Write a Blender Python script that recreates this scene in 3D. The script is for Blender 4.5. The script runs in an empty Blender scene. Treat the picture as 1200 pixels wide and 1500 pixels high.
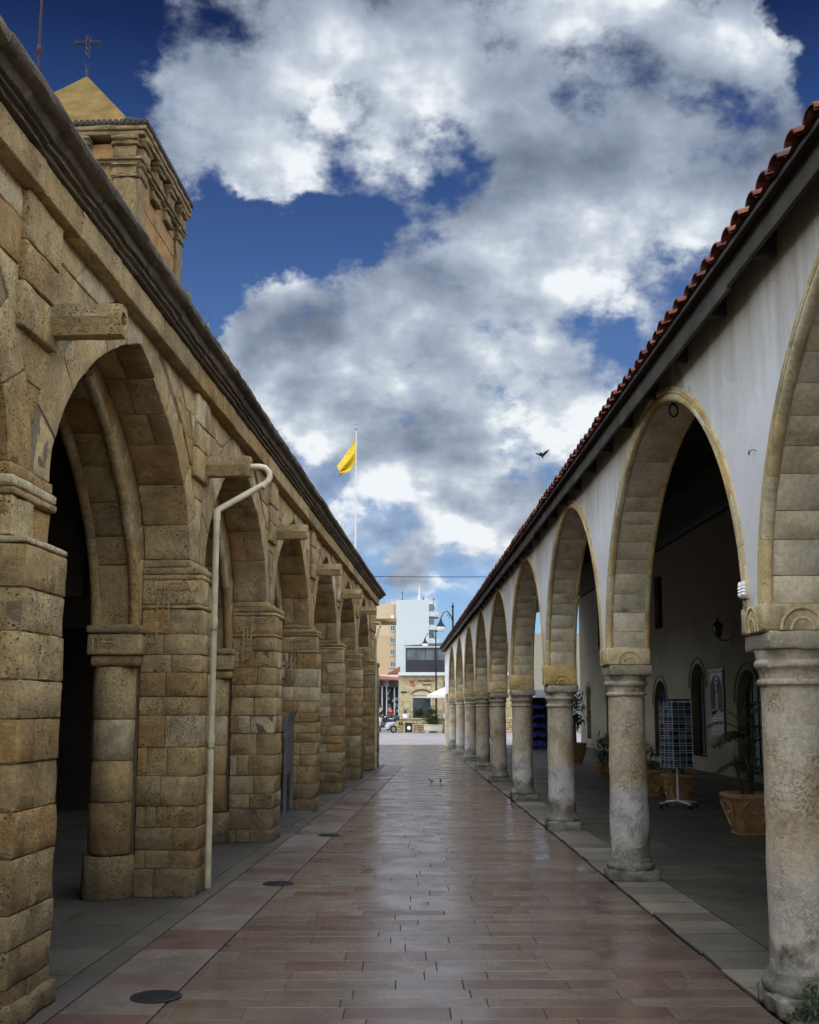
import bpy, math, random
from mathutils import Vector, noise, Matrix
random.seed(7)
C = bpy.context.scene.collection
PI = math.pi
TL = math.radians(3.18)                       # the left building is turned 3.2 degrees against the right one
def LW(n, s, z=0.0):                          # left building frame (n = towards the street, s = along) -> world
    return (math.cos(TL)*n + math.sin(TL)*s, -math.sin(TL)*n + math.cos(TL)*s, z)

# ------------------------------------------------------------------ object helpers
def tag(o, label=None, cat=None, group=None, kind=None):
    if label: o['label'] = label
    if cat: o['category'] = cat
    if group: o['group'] = group
    if kind: o['kind'] = kind
    return o
def empty(name, loc=(0, 0, 0), rz=0.0):
    o = bpy.data.objects.new(name, None); C.objects.link(o)
    o.location = loc; o.rotation_euler = (0, 0, rz); o.empty_display_size = .2
    return o
class MB:
    def __init__(s, off=(0, 0, 0)):
        s.v = []; s.f = []; s.off = off; s.mi = []
    def add(s, vs, fs, m=0):
        b = len(s.v); s.v += [tuple(p) for p in vs]
        s.f += [tuple(b+i for i in f) for f in fs]; s.mi += [m]*len(fs)
    def box(s, x0, x1, y0, y1, z0, z1, m=0):
        s.add([(x0,y0,z0),(x1,y0,z0),(x1,y1,z0),(x0,y1,z0),(x0,y0,z1),(x1,y0,z1),(x1,y1,z1),(x0,y1,z1)],
              [(3,2,1,0),(4,5,6,7),(0,1,5,4),(1,2,6,5),(2,3,7,6),(3,0,4,7)], m)
    def rbox(s, lo, hi, seg=.15, r=.012, amp=.006, fn=None, ns=5.0, m=0):
        """a rough block: rounded edges, faces pushed in and out by noise; fn maps block space to the place it stands"""
        ax = []
        for a in range(3):
            L = hi[a]-lo[a]; rr = min(r, L*.3)
            n = max(1, int(round((L-2*rr)/seg)))
            ax.append([lo[a]] + [lo[a]+rr+(L-2*rr)*i/n for i in range(n+1)] + [hi[a]])
        N = [len(a) for a in ax]; key = {}; vs = []
        def V(i, j, k):
            if (i, j, k) in key: return key[(i, j, k)]
            p = [ax[0][i], ax[1][j], ax[2][k]]
            q = [min(max(p[a], lo[a]+min(r, (hi[a]-lo[a])*.3)), hi[a]-min(r, (hi[a]-lo[a])*.3)) for a in range(3)]
            d = Vector([p[a]-q[a] for a in range(3)])
            if d.length > 1e-9:
                d.normalize(); P = Vector(q)+d*r
                w = fn(P) if fn else P
                nz = noise.noise(Vector(w)*ns)*amp + noise.noise(Vector(w)*ns*3.1+Vector((7,3,1)))*amp*.5
                if sum(1 for a in range(3) if abs(p[a]-q[a]) > 1e-9) > 1: nz -= max(0.0, noise.noise(Vector(w)*15.0+Vector((3,9,4))))*amp*1.5
                P = P + d*nz
                w = fn(P) if fn else P
            else: w = fn(Vector(p)) if fn else Vector(p)
            key[(i, j, k)] = len(vs); vs.append(tuple(w)); return len(vs)-1
        fs = []
        for a, (u, v) in ((0, (1, 2)), (1, (2, 0)), (2, (0, 1))):
            for side in (0, N[a]-1):
                for i in range(N[u]-1):
                    for j in range(N[v]-1):
                        q = []
                        for (di, dj) in ((0,0),(1,0),(1,1),(0,1)):
                            t = [0,0,0]; t[a] = side; t[u] = i+di; t[v] = j+dj
                            q.append(V(*t))
                        if side == 0: q.reverse()
                        fs.append(tuple(q))
        s.add(vs, fs, m)
    def tube(s, pts, r, n=8, closed=False, m=0, cap=True, ref=(0,0,1)):
        P = [Vector(p) for p in pts]; rs = r if isinstance(r, (list, tuple)) else [r]*len(P)
        vs = []; fs = []; L = len(P); U = None
        for i, p in enumerate(P):
            if closed: t = P[(i+1) % L]-P[i-1]
            else: t = P[min(i+1, L-1)]-P[max(i-1, 0)]
            t.normalize()
            if U is None:
                a = Vector(ref)
                if abs(a.dot(t)) > .95: a = Vector((1, 0, 0)) if abs(t.x) < .9 else Vector((0, 1, 0))
                U = (a - t*a.dot(t)).normalized()
            else:
                U = (U - t*U.dot(t)).normalized()
            W = t.cross(U)
            for k in range(n):
                an = 2*PI*k/n
                vs.append(p+(U*math.cos(an)+W*math.sin(an))*rs[i])
        for i in range(L if closed else L-1):
            for k in range(n):
                a = i*n+k; b = i*n+(k+1) % n; j = (i+1) % L
                fs.append((a, b, j*n+(k+1) % n, j*n+k))
        if cap and not closed:
            fs.append(tuple(range(n))[::-1]); fs.append(tuple((L-1)*n+k for k in range(n)))
        s.add(vs, fs, m)
    def lathe(s, prof, c=(0,0,0), n=24, m=0, rough=0.0, a0=0.0, a1=2*PI):
        vs = []; fs = []; full = abs(a1-a0-2*PI) < 1e-6
        nn = n if full else n+1
        for (r, z) in prof:
            for k in range(nn):
                a = a0+(a1-a0)*k/n
                x = math.cos(a); y = math.sin(a)
                rr = r
                if rough: rr += rough*(noise.noise(Vector((x*2+c[0], y*2+c[1], z*4+c[2])))+.5*noise.noise(Vector((x*7, y*7+c[1], z*13))))
                vs.append((c[0]+x*rr, c[1]+y*rr, c[2]+z))
        for i in range(len(prof)-1):
            for k in range(n):
                k2 = (k+1) % nn
                fs.append((i*nn+k, i*nn+k2, (i+1)*nn+k2, (i+1)*nn+k))
        if full:
            fs.append(tuple(range(n))[::-1]); fs.append(tuple((len(prof)-1)*nn+k for k in range(n)))
        s.add(vs, fs, m)
    def prism(s, poly, a0, a1, axis='y', m=0):
        """poly in the two other axes (x,z for y; y,z for x; x,y for z), extruded a0..a1"""
        n = len(poly)
        def P(u, v, a): return (u, a, v) if axis == 'y' else ((a, u, v) if axis == 'x' else (u, v, a))
        vs = [P(u, v, a0) for u, v in poly]+[P(u, v, a1) for u, v in poly]
        fs = [tuple(range(n)), tuple(range(2*n-1, n-1, -1))]+[(i, i+n, (i+1) % n+n, (i+1) % n) for i in range(n)]
        s.add(vs, fs, m)
    def build(s, name, mat, parent=None, smooth=False, fix=True):
        me = bpy.data.meshes.new(name); ox, oy, oz = s.off
        me.from_pydata([(x-ox, y-oy, z-oz) for x, y, z in s.v], [], s.f)
        mats = mat if isinstance(mat, (list, tuple)) else [mat]
        for m in mats: me.materials.append(m)
        if len(mats) > 1:
            for p, i in zip(me.polygons, s.mi): p.material_index = i
        if fix:
            import bmesh
            bm = bmesh.new(); bm.from_mesh(me); bmesh.ops.recalc_face_normals(bm, faces=bm.faces); bm.to_mesh(me); bm.free()
        if smooth:
            me.polygons.foreach_set('use_smooth', [True]*len(me.polygons))
            try: me.set_sharp_from_angle(angle=math.radians(smooth if smooth is not True else 40))
            except Exception: pass
        me.update()
        o = bpy.data.objects.new(name, me); C.objects.link(o)
        if parent: o.parent = parent
        return o
def children(o): return [c for c in bpy.data.objects if c.parent == o]
def copy_tree(o, parent=None):
    kids = children(o)
    c = o.copy(); C.objects.link(c)
    if parent: c.parent = parent
    for ch in kids: copy_tree(ch, c)
    return c

# ------------------------------------------------------------------ materials
class NT:
    def __init__(s, name):
        s.m = bpy.data.materials.new(name); s.m.use_nodes = True
        s.t = s.m.node_tree; s.t.nodes.clear()
        s.out = s.n('ShaderNodeOutputMaterial'); s.b = s.n('ShaderNodeBsdfPrincipled')
        s.l(s.b.outputs[0], s.out.inputs['Surface'])
    def n(s, typ, **kw):
        x = s.t.nodes.new(typ)
        for k, v in kw.items(): setattr(x, k, v)
        return x
    def l(s, a, b): s.t.links.new(a, b)
    def inp(s, node, **kw):
        for k, v in kw.items():
            k = k.replace('_', ' ')
            if hasattr(v, 'node'): s.l(v, node.inputs[k])
            else: node.inputs[k].default_value = v
        return node
    def noise(s, scale, detail=6, rough=.55, vec=None, dist=0):
        x = s.n('ShaderNodeTexNoise'); x.inputs['Scale'].default_value = scale
        x.inputs['Detail'].default_value = detail; x.inputs['Roughness'].default_value = rough
        x.inputs['Distortion'].default_value = dist
        if vec: s.l(vec, x.inputs['Vector'])
        return x.outputs['Fac']
    def obj(s):
        return s.n('ShaderNodeTexCoord').outputs['Object']
    def pos(s):
        return s.n('ShaderNodeNewGeometry').outputs['Position']
    def scale(s, vec, sx, sy, sz):
        m = s.n('ShaderNodeMapping'); m.inputs['Scale'].default_value = (sx, sy, sz); s.l(vec, m.inputs['Vector']); return m.outputs[0]
    def ramp(s, fac, stops, interp='LINEAR'):
        r = s.n('ShaderNodeValToRGB'); r.color_ramp.interpolation = interp
        e = r.color_ramp.elements
        while len(e) < len(stops): e.new(0.5)
        for i, (p, c) in enumerate(stops):
            e[i].position = p; e[i].color = (*c, 1) if len(c) == 3 else c
        s.l(fac, r.inputs[0]); return r.outputs[0]
    def mr(s, v, a, b, c=0.0, d=1.0, smooth=False):
        r = s.n('ShaderNodeMapRange'); r.clamp = True
        if smooth: r.interpolation_type = 'SMOOTHSTEP'
        r.inputs[1].default_value = a; r.inputs[2].default_value = b; r.inputs[3].default_value = c; r.inputs[4].default_value = d
        s.l(v, r.inputs[0]); return r.outputs[0]
    def mix(s, f, a, b, mode='MIX'):
        x = s.n('ShaderNodeMix', data_type='RGBA', blend_type=mode)
        for i, v in ((0, f), (6, a), (7, b)):
            if hasattr(v, 'node'): s.l(v, x.inputs[i])
            else: x.inputs[i].default_value = v if i == 0 else ((*v, 1) if len(v) == 3 else v)
        return x.outputs[2]
    def math(s, op, a, b=0.0, c=None):
        x = s.n('ShaderNodeMath', operation=op)
        for i, v in enumerate((a, b, c)):
            if v is None: continue
            if hasattr(v, 'node'): s.l(v, x.inputs[i])
            else: x.inputs[i].default_value = v
        return x.outputs[0]
    def bump(s, h, strength=.5, dist=.02, normal=None):
        b = s.n('ShaderNodeBump'); b.inputs['Strength'].default_value = strength; b.inputs['Distance'].default_value = dist
        s.l(h, b.inputs['Height'])
        if normal: s.l(normal, b.inputs['Normal'])
        return b.outputs[0]
    def done(s, col=None, rough=None, normal=None, metal=None, spec=None):
        I = s.b.inputs
        for k, v in (('Base Color', col), ('Roughness', rough), ('Normal', normal), ('Metallic', metal), ('Specular IOR Level', spec)):
            if v is None: continue
            if hasattr(v, 'node'): s.l(v, I[k])
            else: I[k].default_value = (*v, 1) if isinstance(v, (tuple, list)) and len(v) == 3 else v
        return s.m
def plain(name, col, rough=.6, var=.12, scale=8, bump=0.0, metal=0.0, spec=.4, emit=None):
    t = NT(name); n = t.noise(scale, 6, .6, t.obj())
    c = t.mix(t.mr(n, .3, .7), tuple(max(0, x*(1-var)) for x in col), tuple(min(1, x*(1+var)) for x in col))
    nm = t.bump(t.noise(scale*6, 5, .6, t.obj()), bump, .01) if bump else None
    m = t.done(c, rough, nm, metal, spec)
    if emit: t.b.inputs['Emission Color'].default_value = (*emit[0], 1); t.b.inputs['Emission Strength'].default_value = emit[1]
    return m
def stone_mat(name, tints, pit=1.0, stain=(.05,.04,.03), stain_amt=.5, light=(.5,.45,.36), low_dark=0.0, bstr=.7):
    """weathered ashlar: every block (mesh island) has its own tint; pits, grain, lichen and soot patches"""
    t = NT(name); o = t.obj(); isl = t.n('ShaderNodeNewGeometry').outputs['Random Per Island']
    k = len(tints)
    col = t.ramp(isl, [(i/k, c) for i, c in enumerate(tints)], 'CONSTANT')
    r2 = t.math('FRACT', t.math('MULTIPLY', isl, 37.7))
    shift = t.n('ShaderNodeVectorMath', operation='ADD'); t.l(o, shift.inputs[0])
    cx = t.n('ShaderNodeCombineXYZ'); t.l(t.math('MULTIPLY', isl, 50.0), cx.inputs[0]); t.l(t.math('MULTIPLY', isl, 31.0), cx.inputs[2]); t.l(cx.outputs[0], shift.inputs[1])
    v = shift.outputs[0]
    col = t.mix(1.0, col, t.ramp(t.noise(3.2, 8, .62, v), [(.25, (.50,.47,.42)), (.5, (1,1,1)), (.75, (1.4,1.36,1.28))]), 'MULTIPLY')
    col = t.mix(1.0, col, t.ramp(t.noise(34, 6, .7, v), [(.3, (.72,.70,.66)), (.55, (1,1,1)), (.72, (1.2,1.2,1.18))]), 'MULTIPLY')
    # pale worn rims and lime patches
    pale = t.mr(t.noise(6.0, 10, .7, v, .8), .56, .68)
    col = t.mix(t.math('MULTIPLY', pale, .55), col, light)
    # holes
    vo = t.n('ShaderNodeTexVoronoi'); vo.inputs['Scale'].default_value = 42; vo.inputs['Randomness'].default_value = 1
    wv = t.n('ShaderNodeVectorMath', operation='ADD'); t.l(v, wv.inputs[0])
    wn = t.n('ShaderNodeTexNoise'); wn.inputs['Scale'].default_value = 14; t.l(v, wn.inputs['Vector'])
    ws = t.n('ShaderNodeVectorMath', operation='SCALE'); t.l(wn.outputs['Color'], ws.inputs[0]); ws.inputs['Scale'].default_value = .08; t.l(ws.outputs[0], wv.inputs[1])
    t.l(wv.outputs[0], vo.inputs['Vector'])
    hole = t.mr(vo.outputs['Distance'], .10, .32)
    where = t.mr(t.math('ADD', t.noise(4.5, 5, .6, v), t.math('MULTIPLY', r2, .16)), .53, .66)
    hole_d = t.math('MULTIPLY', t.math('SUBTRACT', 1.0, hole), where)
    col = t.mix(t.math('MULTIPLY', hole_d, .75*pit), col, tuple(x*.25 for x in tints[0]))
    # soot and lichen in big drifting patches
    st = t.mr(t.noise(1.3, 9, .7, o, .4), .50, .70)
    col = t.mix(t.math('MULTIPLY', st, stain_amt), col, stain)
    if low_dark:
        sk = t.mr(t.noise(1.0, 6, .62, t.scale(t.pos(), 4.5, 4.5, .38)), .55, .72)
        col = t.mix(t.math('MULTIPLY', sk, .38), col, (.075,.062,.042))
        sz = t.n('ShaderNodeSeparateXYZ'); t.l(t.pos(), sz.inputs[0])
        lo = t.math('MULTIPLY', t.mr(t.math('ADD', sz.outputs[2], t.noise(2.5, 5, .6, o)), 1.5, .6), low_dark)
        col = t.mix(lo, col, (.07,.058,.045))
    h = t.math('ADD', t.math('MULTIPLY', t.noise(9, 8, .65, v), 1.0), t.math('MULTIPLY', t.noise(55, 6, .7, v), .35))
    h = t.math('SUBTRACT', h, t.math('MULTIPLY', hole_d, .8*pit))
    nm = t.bump(h, bstr, .035)
    return t.done(col, .9, nm, 0.0, .25)

M = {}
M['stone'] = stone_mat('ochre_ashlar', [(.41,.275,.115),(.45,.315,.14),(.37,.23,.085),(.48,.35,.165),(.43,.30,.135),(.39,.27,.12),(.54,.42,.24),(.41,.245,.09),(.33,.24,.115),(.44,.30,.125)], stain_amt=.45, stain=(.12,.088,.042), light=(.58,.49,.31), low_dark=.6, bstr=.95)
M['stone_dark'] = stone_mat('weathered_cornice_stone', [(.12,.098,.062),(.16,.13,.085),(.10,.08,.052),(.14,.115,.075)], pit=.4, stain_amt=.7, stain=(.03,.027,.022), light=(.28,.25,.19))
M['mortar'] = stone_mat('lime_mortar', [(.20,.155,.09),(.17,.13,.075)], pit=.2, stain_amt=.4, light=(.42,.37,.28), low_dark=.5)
M['arch_stone'] = stone_mat('pale_ochre_voussoirs', [(.58,.49,.32),(.56,.485,.335),(.60,.51,.345),(.55,.455,.285),(.58,.505,.36)], pit=.25, stain_amt=.25, stain=(.22,.13,.04), light=(.56,.50,.38), bstr=.35)
M['impost'] = stone_mat('grey_impost_stone', [(.33,.29,.21),(.36,.32,.24),(.30,.26,.18)], pit=.5, stain_amt=.5, stain=(.16,.12,.06), light=(.44,.40,.32))
M['mould'] = stone_mat('yellow_arch_moulding', [(.52,.36,.14),(.56,.43,.21),(.48,.33,.13),(.56,.47,.29),(.50,.41,.23)], pit=.4, stain_amt=.45, stain=(.20,.11,.03), light=(.55,.48,.33), bstr=.5)
M['interior_shade'] = plain('painted_interior_shade', (.045,.034,.02), .95, .3, 3, .3)  # near-black colour stands in for the deep shade inside the porch
M['tower'] = stone_mat('warm_tower_stone', [(.25,.135,.042),(.235,.13,.045),(.26,.15,.052)], pit=1.3, stain_amt=.45, stain=(.17,.12,.06), light=(.30,.21,.10))
M['tower_trim'] = stone_mat('eroded_tower_cornice', [(.145,.10,.042),(.17,.118,.052)], pit=1.4, stain_amt=.6, stain=(.08,.055,.03), light=(.36,.29,.17))
M['tower_roof'] = plain('ochre_render', (.135,.088,.028), .9, .3, 3, .3, 0, .08)

def column_mat():
    t = NT('pitted_column_stone'); oo = t.obj(); sh_ = t.n('ShaderNodeVectorMath', operation='ADD'); cc_ = t.n('ShaderNodeCombineXYZ')
    t.l(t.math('MULTIPLY', t.n('ShaderNodeObjectInfo').outputs['Random'], 60.0), cc_.inputs[0]); t.l(oo, sh_.inputs[0]); t.l(cc_.outputs[0], sh_.inputs[1]); o = sh_.outputs[0]
    base = t.ramp(t.noise(2.1, 8, .65, o, .5), [(.30, (.27,.205,.115)), (.45, (.42,.35,.24)), (.6, (.48,.43,.34)), (.75, (.36,.27,.15))])
    base = t.mix(1.0, base, t.ramp(t.noise(28, 6, .7, o), [(.3, (.7,.68,.64)), (.6, (1.05,1.05,1.05))]), 'MULTIPLY')
    # brown pitting over the middle of the shaft
    sp = t.mr(t.noise(62, 5, .65, o, .2), .50, .57)
    wh = t.mr(t.noise(3.0, 7, .65, o), .44, .60)
    pit = t.math('MULTIPLY', sp, wh)
    col = t.mix(t.math('MULTIPLY', pit, .7), base, (.12,.08,.035))
    s = t.n('ShaderNodeSeparateXYZ'); t.l(o, s.inputs[0]); z = s.outputs[2]
    zz = t.math('ADD', z, t.math('MULTIPLY', t.noise(3.5, 7, .65, o), .5))
    pale = t.math('MULTIPLY', t.mr(zz, 1.15, .95), t.mr(zz, .55, .7))
    wp = t.ramp(t.noise(5, 8, .7, o, .5), [(.35, (.17,.17,.165)), (.5, (.42,.41,.41)), (.75, (.52,.51,.50))])
    rnd = t.n('ShaderNodeObjectInfo').outputs['Random']
    col = t.mix(t.math('MULTIPLY', pale, t.mr(rnd, .0, .8, 1.0, .35)), col, wp)
    low = t.mr(zz, .68, .55)
    lc = t.ramp(t.noise(7, 8, .7, o), [(.35, (.075,.07,.058)), (.55, (.17,.16,.13)), (.72, (.34,.32,.28))])
    col = t.mix(low, col, lc)
    h = t.math('SUBTRACT', t.math('ADD', t.noise(8, 8, .65, o), t.math('MULTIPLY', t.noise(60, 5, .7, o), .4)), t.math('MULTIPLY', pit, .6))
    return t.done(col, .88, t.bump(h, .6, .03), 0, .25)
M['column'] = column_mat()

def plaster_mat():
    t = NT('stained_white_plaster'); o = t.pos(); s = t.n('ShaderNodeSeparateXYZ'); t.l(o, s.inputs[0])
    col = t.ramp(t.noise(1.2, 7, .6, o), [(.3, (.66,.64,.60)), (.7, (.76,.74,.70))])
    col = t.mix(1.0, col, t.ramp(t.noise(24, 6, .7, o), [(.3, (.90,.90,.89)), (.6, (1,1,1))]), 'MULTIPLY')
    # rain streaks running down from the eaves: brown, widest at the top
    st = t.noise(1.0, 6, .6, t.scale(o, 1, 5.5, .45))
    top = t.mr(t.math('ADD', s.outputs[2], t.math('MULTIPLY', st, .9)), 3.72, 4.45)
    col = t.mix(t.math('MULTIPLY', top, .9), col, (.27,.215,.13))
    st2 = t.math('MULTIPLY', t.mr(t.noise(1.0, 5, .6, t.scale(o, 1, 9, .25)), .58, .75), .30)
    col = t.mix(st2, col, (.36,.32,.25))
    pt = t.mr(t.noise(.9, 3, .5, o, .8), .60, .615); col = t.mix(t.math('MULTIPLY', pt, .5), col, (.62,.60,.55))
    vo = t.n('ShaderNodeTexVoronoi', feature='DISTANCE_TO_EDGE'); vo.inputs['Scale'].default_value = .9
    wv = t.n('ShaderNodeVectorMath', operation='ADD'); t.l(o, wv.inputs[0]); wn = t.n('ShaderNodeTexNoise'); wn.inputs['Scale'].default_value = 3; t.l(o, wn.inputs['Vector']); t.l(wn.outputs['Color'], wv.inputs[1]); t.l(wv.outputs[0], vo.inputs['Vector'])
    ck = t.math('MULTIPLY', t.mr(vo.outputs['Distance'], .006, .001), t.mr(t.noise(1.1, 3, .5, o), .52, .6)); col = t.mix(t.math('MULTIPLY', ck, .6), col, (.22,.20,.17))
    return t.done(col, .85, t.bump(t.math('ADD', t.noise(5, 6, .6, o), t.math('MULTIPLY', t.noise(80, 4, .6, o), .2)), .25, .02), 0, .25)
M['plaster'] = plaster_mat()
def cream_mat():
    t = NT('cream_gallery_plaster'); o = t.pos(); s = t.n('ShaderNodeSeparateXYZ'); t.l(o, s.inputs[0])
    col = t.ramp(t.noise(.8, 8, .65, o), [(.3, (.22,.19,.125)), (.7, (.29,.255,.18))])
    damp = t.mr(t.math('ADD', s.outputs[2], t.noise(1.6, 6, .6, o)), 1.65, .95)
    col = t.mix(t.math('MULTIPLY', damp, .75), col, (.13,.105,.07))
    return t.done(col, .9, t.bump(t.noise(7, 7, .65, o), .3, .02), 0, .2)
M['cream'] = cream_mat()

def paver_mat(name, tints, joint=False, gloss=(.22,.5), stain=(.06,.045,.04)):
    t = NT(name); o = t.pos(); isl = t.n('ShaderNodeNewGeometry').outputs['Random Per Island']; k = len(tints)
    col = t.ramp(isl, [(i/k, c) for i, c in enumerate(tints)], 'CONSTANT')
    v = t.n('ShaderNodeVectorMath', operation='ADD'); t.l(o, v.inputs[0]); cx = t.n('ShaderNodeCombineXYZ'); t.l(t.math('MULTIPLY', isl, 40.0), cx.inputs[0]); t.l(cx.outputs[0], v.inputs[1]); v = v.outputs[0]
    col = t.mix(1.0, col, t.ramp(t.noise(2.5, 8, .65, v, .8), [(.3, (.72,.70,.70)), (.5, (1,1,1)), (.72, (1.25,1.2,1.18))]), 'MULTIPLY')
    col = t.mix(1.0, col, t.ramp(t.noise(45, 5, .7, v), [(.3, (.8,.8,.8)), (.65, (1.1,1.1,1.1))]), 'MULTIPLY')
    big = t.mr(t.noise(.55, 7, .65, o), .45, .68)
    col = t.mix(t.math('MULTIPLY', big, .5), col, stain)
    vg = t.n('ShaderNodeTexVoronoi'); vg.inputs['Scale'].default_value = 2.6; t.l(o, vg.inputs['Vector'])
    gum = t.mr(t.math('ADD', vg.outputs['Distance'], t.math('MULTIPLY', t.noise(30, 3, .6, o), .03)), .062, .045); col = t.mix(t.math('MULTIPLY', gum, .55), col, tuple(x*.5 for x in stain))
    grime = t.mr(t.noise(6, 9, .72, o, .6), .55, .70); col = t.mix(t.math('MULTIPLY', grime, .35), col, stain)
    n2 = t.noise(1.7, 7, .65, o)
    rough = t.mr(t.math('ADD', n2, t.math('MULTIPLY', t.math('SUBTRACT', isl, .5), .15)), .35, .65, gloss[0], gloss[1])
    h = t.math('ADD', t.math('MULTIPLY', t.noise(3, 5, .5, v), 1.0), t.math('MULTIPLY', t.noise(30, 5, .65, v), .22))
    return t.done(col, rough, t.bump(h, .13, .02), 0, .5)
M['paver'] = paver_mat('red_stone_pavers', [(.120,.086,.068),(.125,.094,.074),(.106,.072,.056),(.134,.105,.085),(.118,.083,.065),(.124,.094,.076),(.100,.060,.046),(.130,.10,.08)], gloss=(.15,.38), stain=(.05,.036,.028))
M['paver_border'] = paver_mat('red_border_slabs', [(.15,.12,.102),(.105,.055,.045),(.16,.13,.112),(.12,.068,.055),(.14,.105,.09),(.165,.138,.12)])
M['flag'] = paver_mat('dark_grey_flagstones', [(.078,.068,.048),(.092,.08,.058),(.07,.06,.044),(.085,.072,.054)], gloss=(.45,.7), stain=(.05,.043,.032))
M['kerb'] = paver_mat('worn_kerb_slabs', [(.14,.125,.092),(.105,.093,.066),(.175,.16,.122),(.088,.078,.055),(.125,.112,.082)], gloss=(.5,.8), stain=(.08,.075,.055))
M['bed'] = plain('joint_dirt', (.055,.045,.038), .95, .4, 9, .3)
M['ground'] = plain('distant_ground', (.20,.18,.16), .9, .2, .3)
def tile_mat():
    t = NT('terracotta_tiles'); o = t.obj(); isl = t.n('ShaderNodeNewGeometry').outputs['Random Per Island']
    col = t.ramp(isl, [(0,(.12,.032,.017)),(.25,(.16,.045,.022)),(.5,(.085,.026,.017)),(.7,(.18,.065,.036)),(.85,(.07,.035,.027))], 'CONSTANT')
    col = t.mix(1.0, col, t.ramp(t.noise(14, 7, .7, o), [(.3,(.6,.6,.6)),(.6,(1.05,1.05,1.05))]), 'MULTIPLY')
    col = t.mix(t.mr(t.noise(5, 7, .7, o), .56, .7), col, (.10,.075,.055))
    return t.done(col, .85, t.bump(t.noise(30, 6, .65, o), .4, .01), 0, .25)
M['tile'] = tile_mat()
M['wood_grey'] = plain('greyed_eaves_board', (.075,.068,.055), .9, .3, 3, .3, 0, .1)
M['wood_dark'] = plain('dark_roof_timber', (.030,.022,.015), .8, .35, 4, .4)
M['door_blue'] = plain('dark_blue_painted_door', (.012,.018,.035), .5, .3, 6, .1)
M['door_brown'] = plain('dark_brown_shutter', (.03,.022,.014), .6, .3, 7, .2)
M['iron'] = plain('black_iron', (.012,.012,.013), .5, .3, 12, .2, .6)
M['rust'] = plain('rusty_iron', (.05,.018,.014), .8, .4, 15, .4, .3)
M['castiron'] = plain('dark_cast_iron', (.035,.035,.038), .55, .35, 25, .6, .7)
M['pvc'] = plain('cream_plastic_pipe', (.46,.40,.25), .5, .28, 5)
M['metal'] = plain('grey_galvanised_steel', (.22,.23,.25), .45, .2, 10, .1, .8)
M['white_metal'] = plain('white_painted_wire', (.55,.57,.60), .4, .1)
M['terracotta'] = plain('carved_yellow_terracotta', (.34,.195,.075), .8, .3, 9, .6)
M['soil'] = plain('dark_soil', (.03,.022,.015), .95, .4, 20, .8)
def leaf_mat(name, a, b, tr=.25):
    t = NT(name); isl = t.n('ShaderNodeNewGeometry').outputs['Random Per Island']
    col = t.ramp(isl, [(0, a), (1, b)])
    m = t.done(col, .5, None, 0, .4)
    t.b.inputs['Subsurface Weight'].default_value = 0
    return m
M['leaf'] = leaf_mat('palm_green', (.025,.05,.018), (.06,.095,.03))
M['leaf_bush'] = leaf_mat('bush_green', (.03,.055,.02), (.085,.12,.05))
M['leaf_dry'] = leaf_mat('dry_grass', (.07,.075,.03), (.16,.15,.07))
M['leaf_agave'] = leaf_mat('agave_green', (.06,.085,.045), (.11,.14,.075))
M['petal'] = leaf_mat('red_petals', (.32,.02,.02), (.45,.05,.04))
M['bark'] = plain('palm_bark', (.07,.05,.03), .9, .3, 20, .6)
M['flag_yellow'] = plain('yellow_flag_cloth', (.50,.33,.01), .7, .15, 5)
M['pole'] = plain('pale_flagpole_paint', (.50,.47,.42), .5, .1)
M['white_paint'] = plain('white_render', (.40,.425,.41), .8, .06, .1)
M['pale_paint'] = plain('pale_band_paint', (.50,.50,.46), .7, .05, 2)
M['orange_paint'] = plain('orange_render', (.40,.275,.15), .8, .06, .1)
M['orange_pale'] = plain('pale_orange_render', (.43,.32,.20), .8, .05, .1)
M['glass'] = plain('dark_window_glass', (.03,.04,.045), .08, .2, 2, 0, 0, .8)
M['glass_grey'] = plain('grey_green_glazing', (.055,.068,.062), .15, .6, 1.3, 0, 0, .5)
M['black'] = plain('black_panel', (.012,.013,.014), .35, .3)
M['white'] = plain('clean_white', (.78,.78,.76), .6, .04)
M['canvas'] = plain('cream_canvas', (.55,.50,.40), .8, .05, 2)
M['tavern'] = stone_mat('yellow_limestone', [(.42,.35,.22),(.44,.37,.24),(.40,.32,.19),(.43,.35,.21)], pit=.2, stain_amt=.2, stain=(.40,.29,.14), light=(.66,.60,.46), bstr=.3)
M['rubble'] = stone_mat('yellow_rubble', [(.40,.29,.14),(.44,.36,.22),(.34,.26,.15),(.42,.33,.16),(.28,.23,.15)], pit=.4, stain_amt=.3, stain=(.30,.22,.12), light=(.66,.6,.48))
M['sign_red'] = plain('red_sign_letters', (.38,.02,.02), .5, .1)
M['sign_dark'] = plain('dark_maroon_letters', (.10,.02,.018), .5, .1)
M['planter'] = plain('pale_concrete', (.55,.47,.37), .85, .1, 6, .2)
M['redroof'] = plain('old_red_roof_tiles', (.22,.07,.04), .85, .3, 6, .5)
M['navy'] = plain('navy_cloth', (.012,.025,.16), .8, .2, 6)
M['skin'] = plain('skin', (.42,.25,.17), .6, .05)
M['hair'] = plain('dark_hair', (.02,.014,.01), .6, .2, 20)
M['rubber'] = plain('black_rubber', (.015,.015,.015), .8, .2)
M['scooter_red'] = plain('red_scooter_paint', (.38,.03,.03), .3, .1)
M['scooter_grey'] = plain('silver_scooter_paint', (.35,.37,.38), .3, .1)
M['scooter_black'] = plain('black_scooter_paint', (.02,.025,.025), .3, .1)
M['amber_glass'] = plain('dusty_lantern_glass', (.10,.09,.06), .2, .2)

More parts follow.
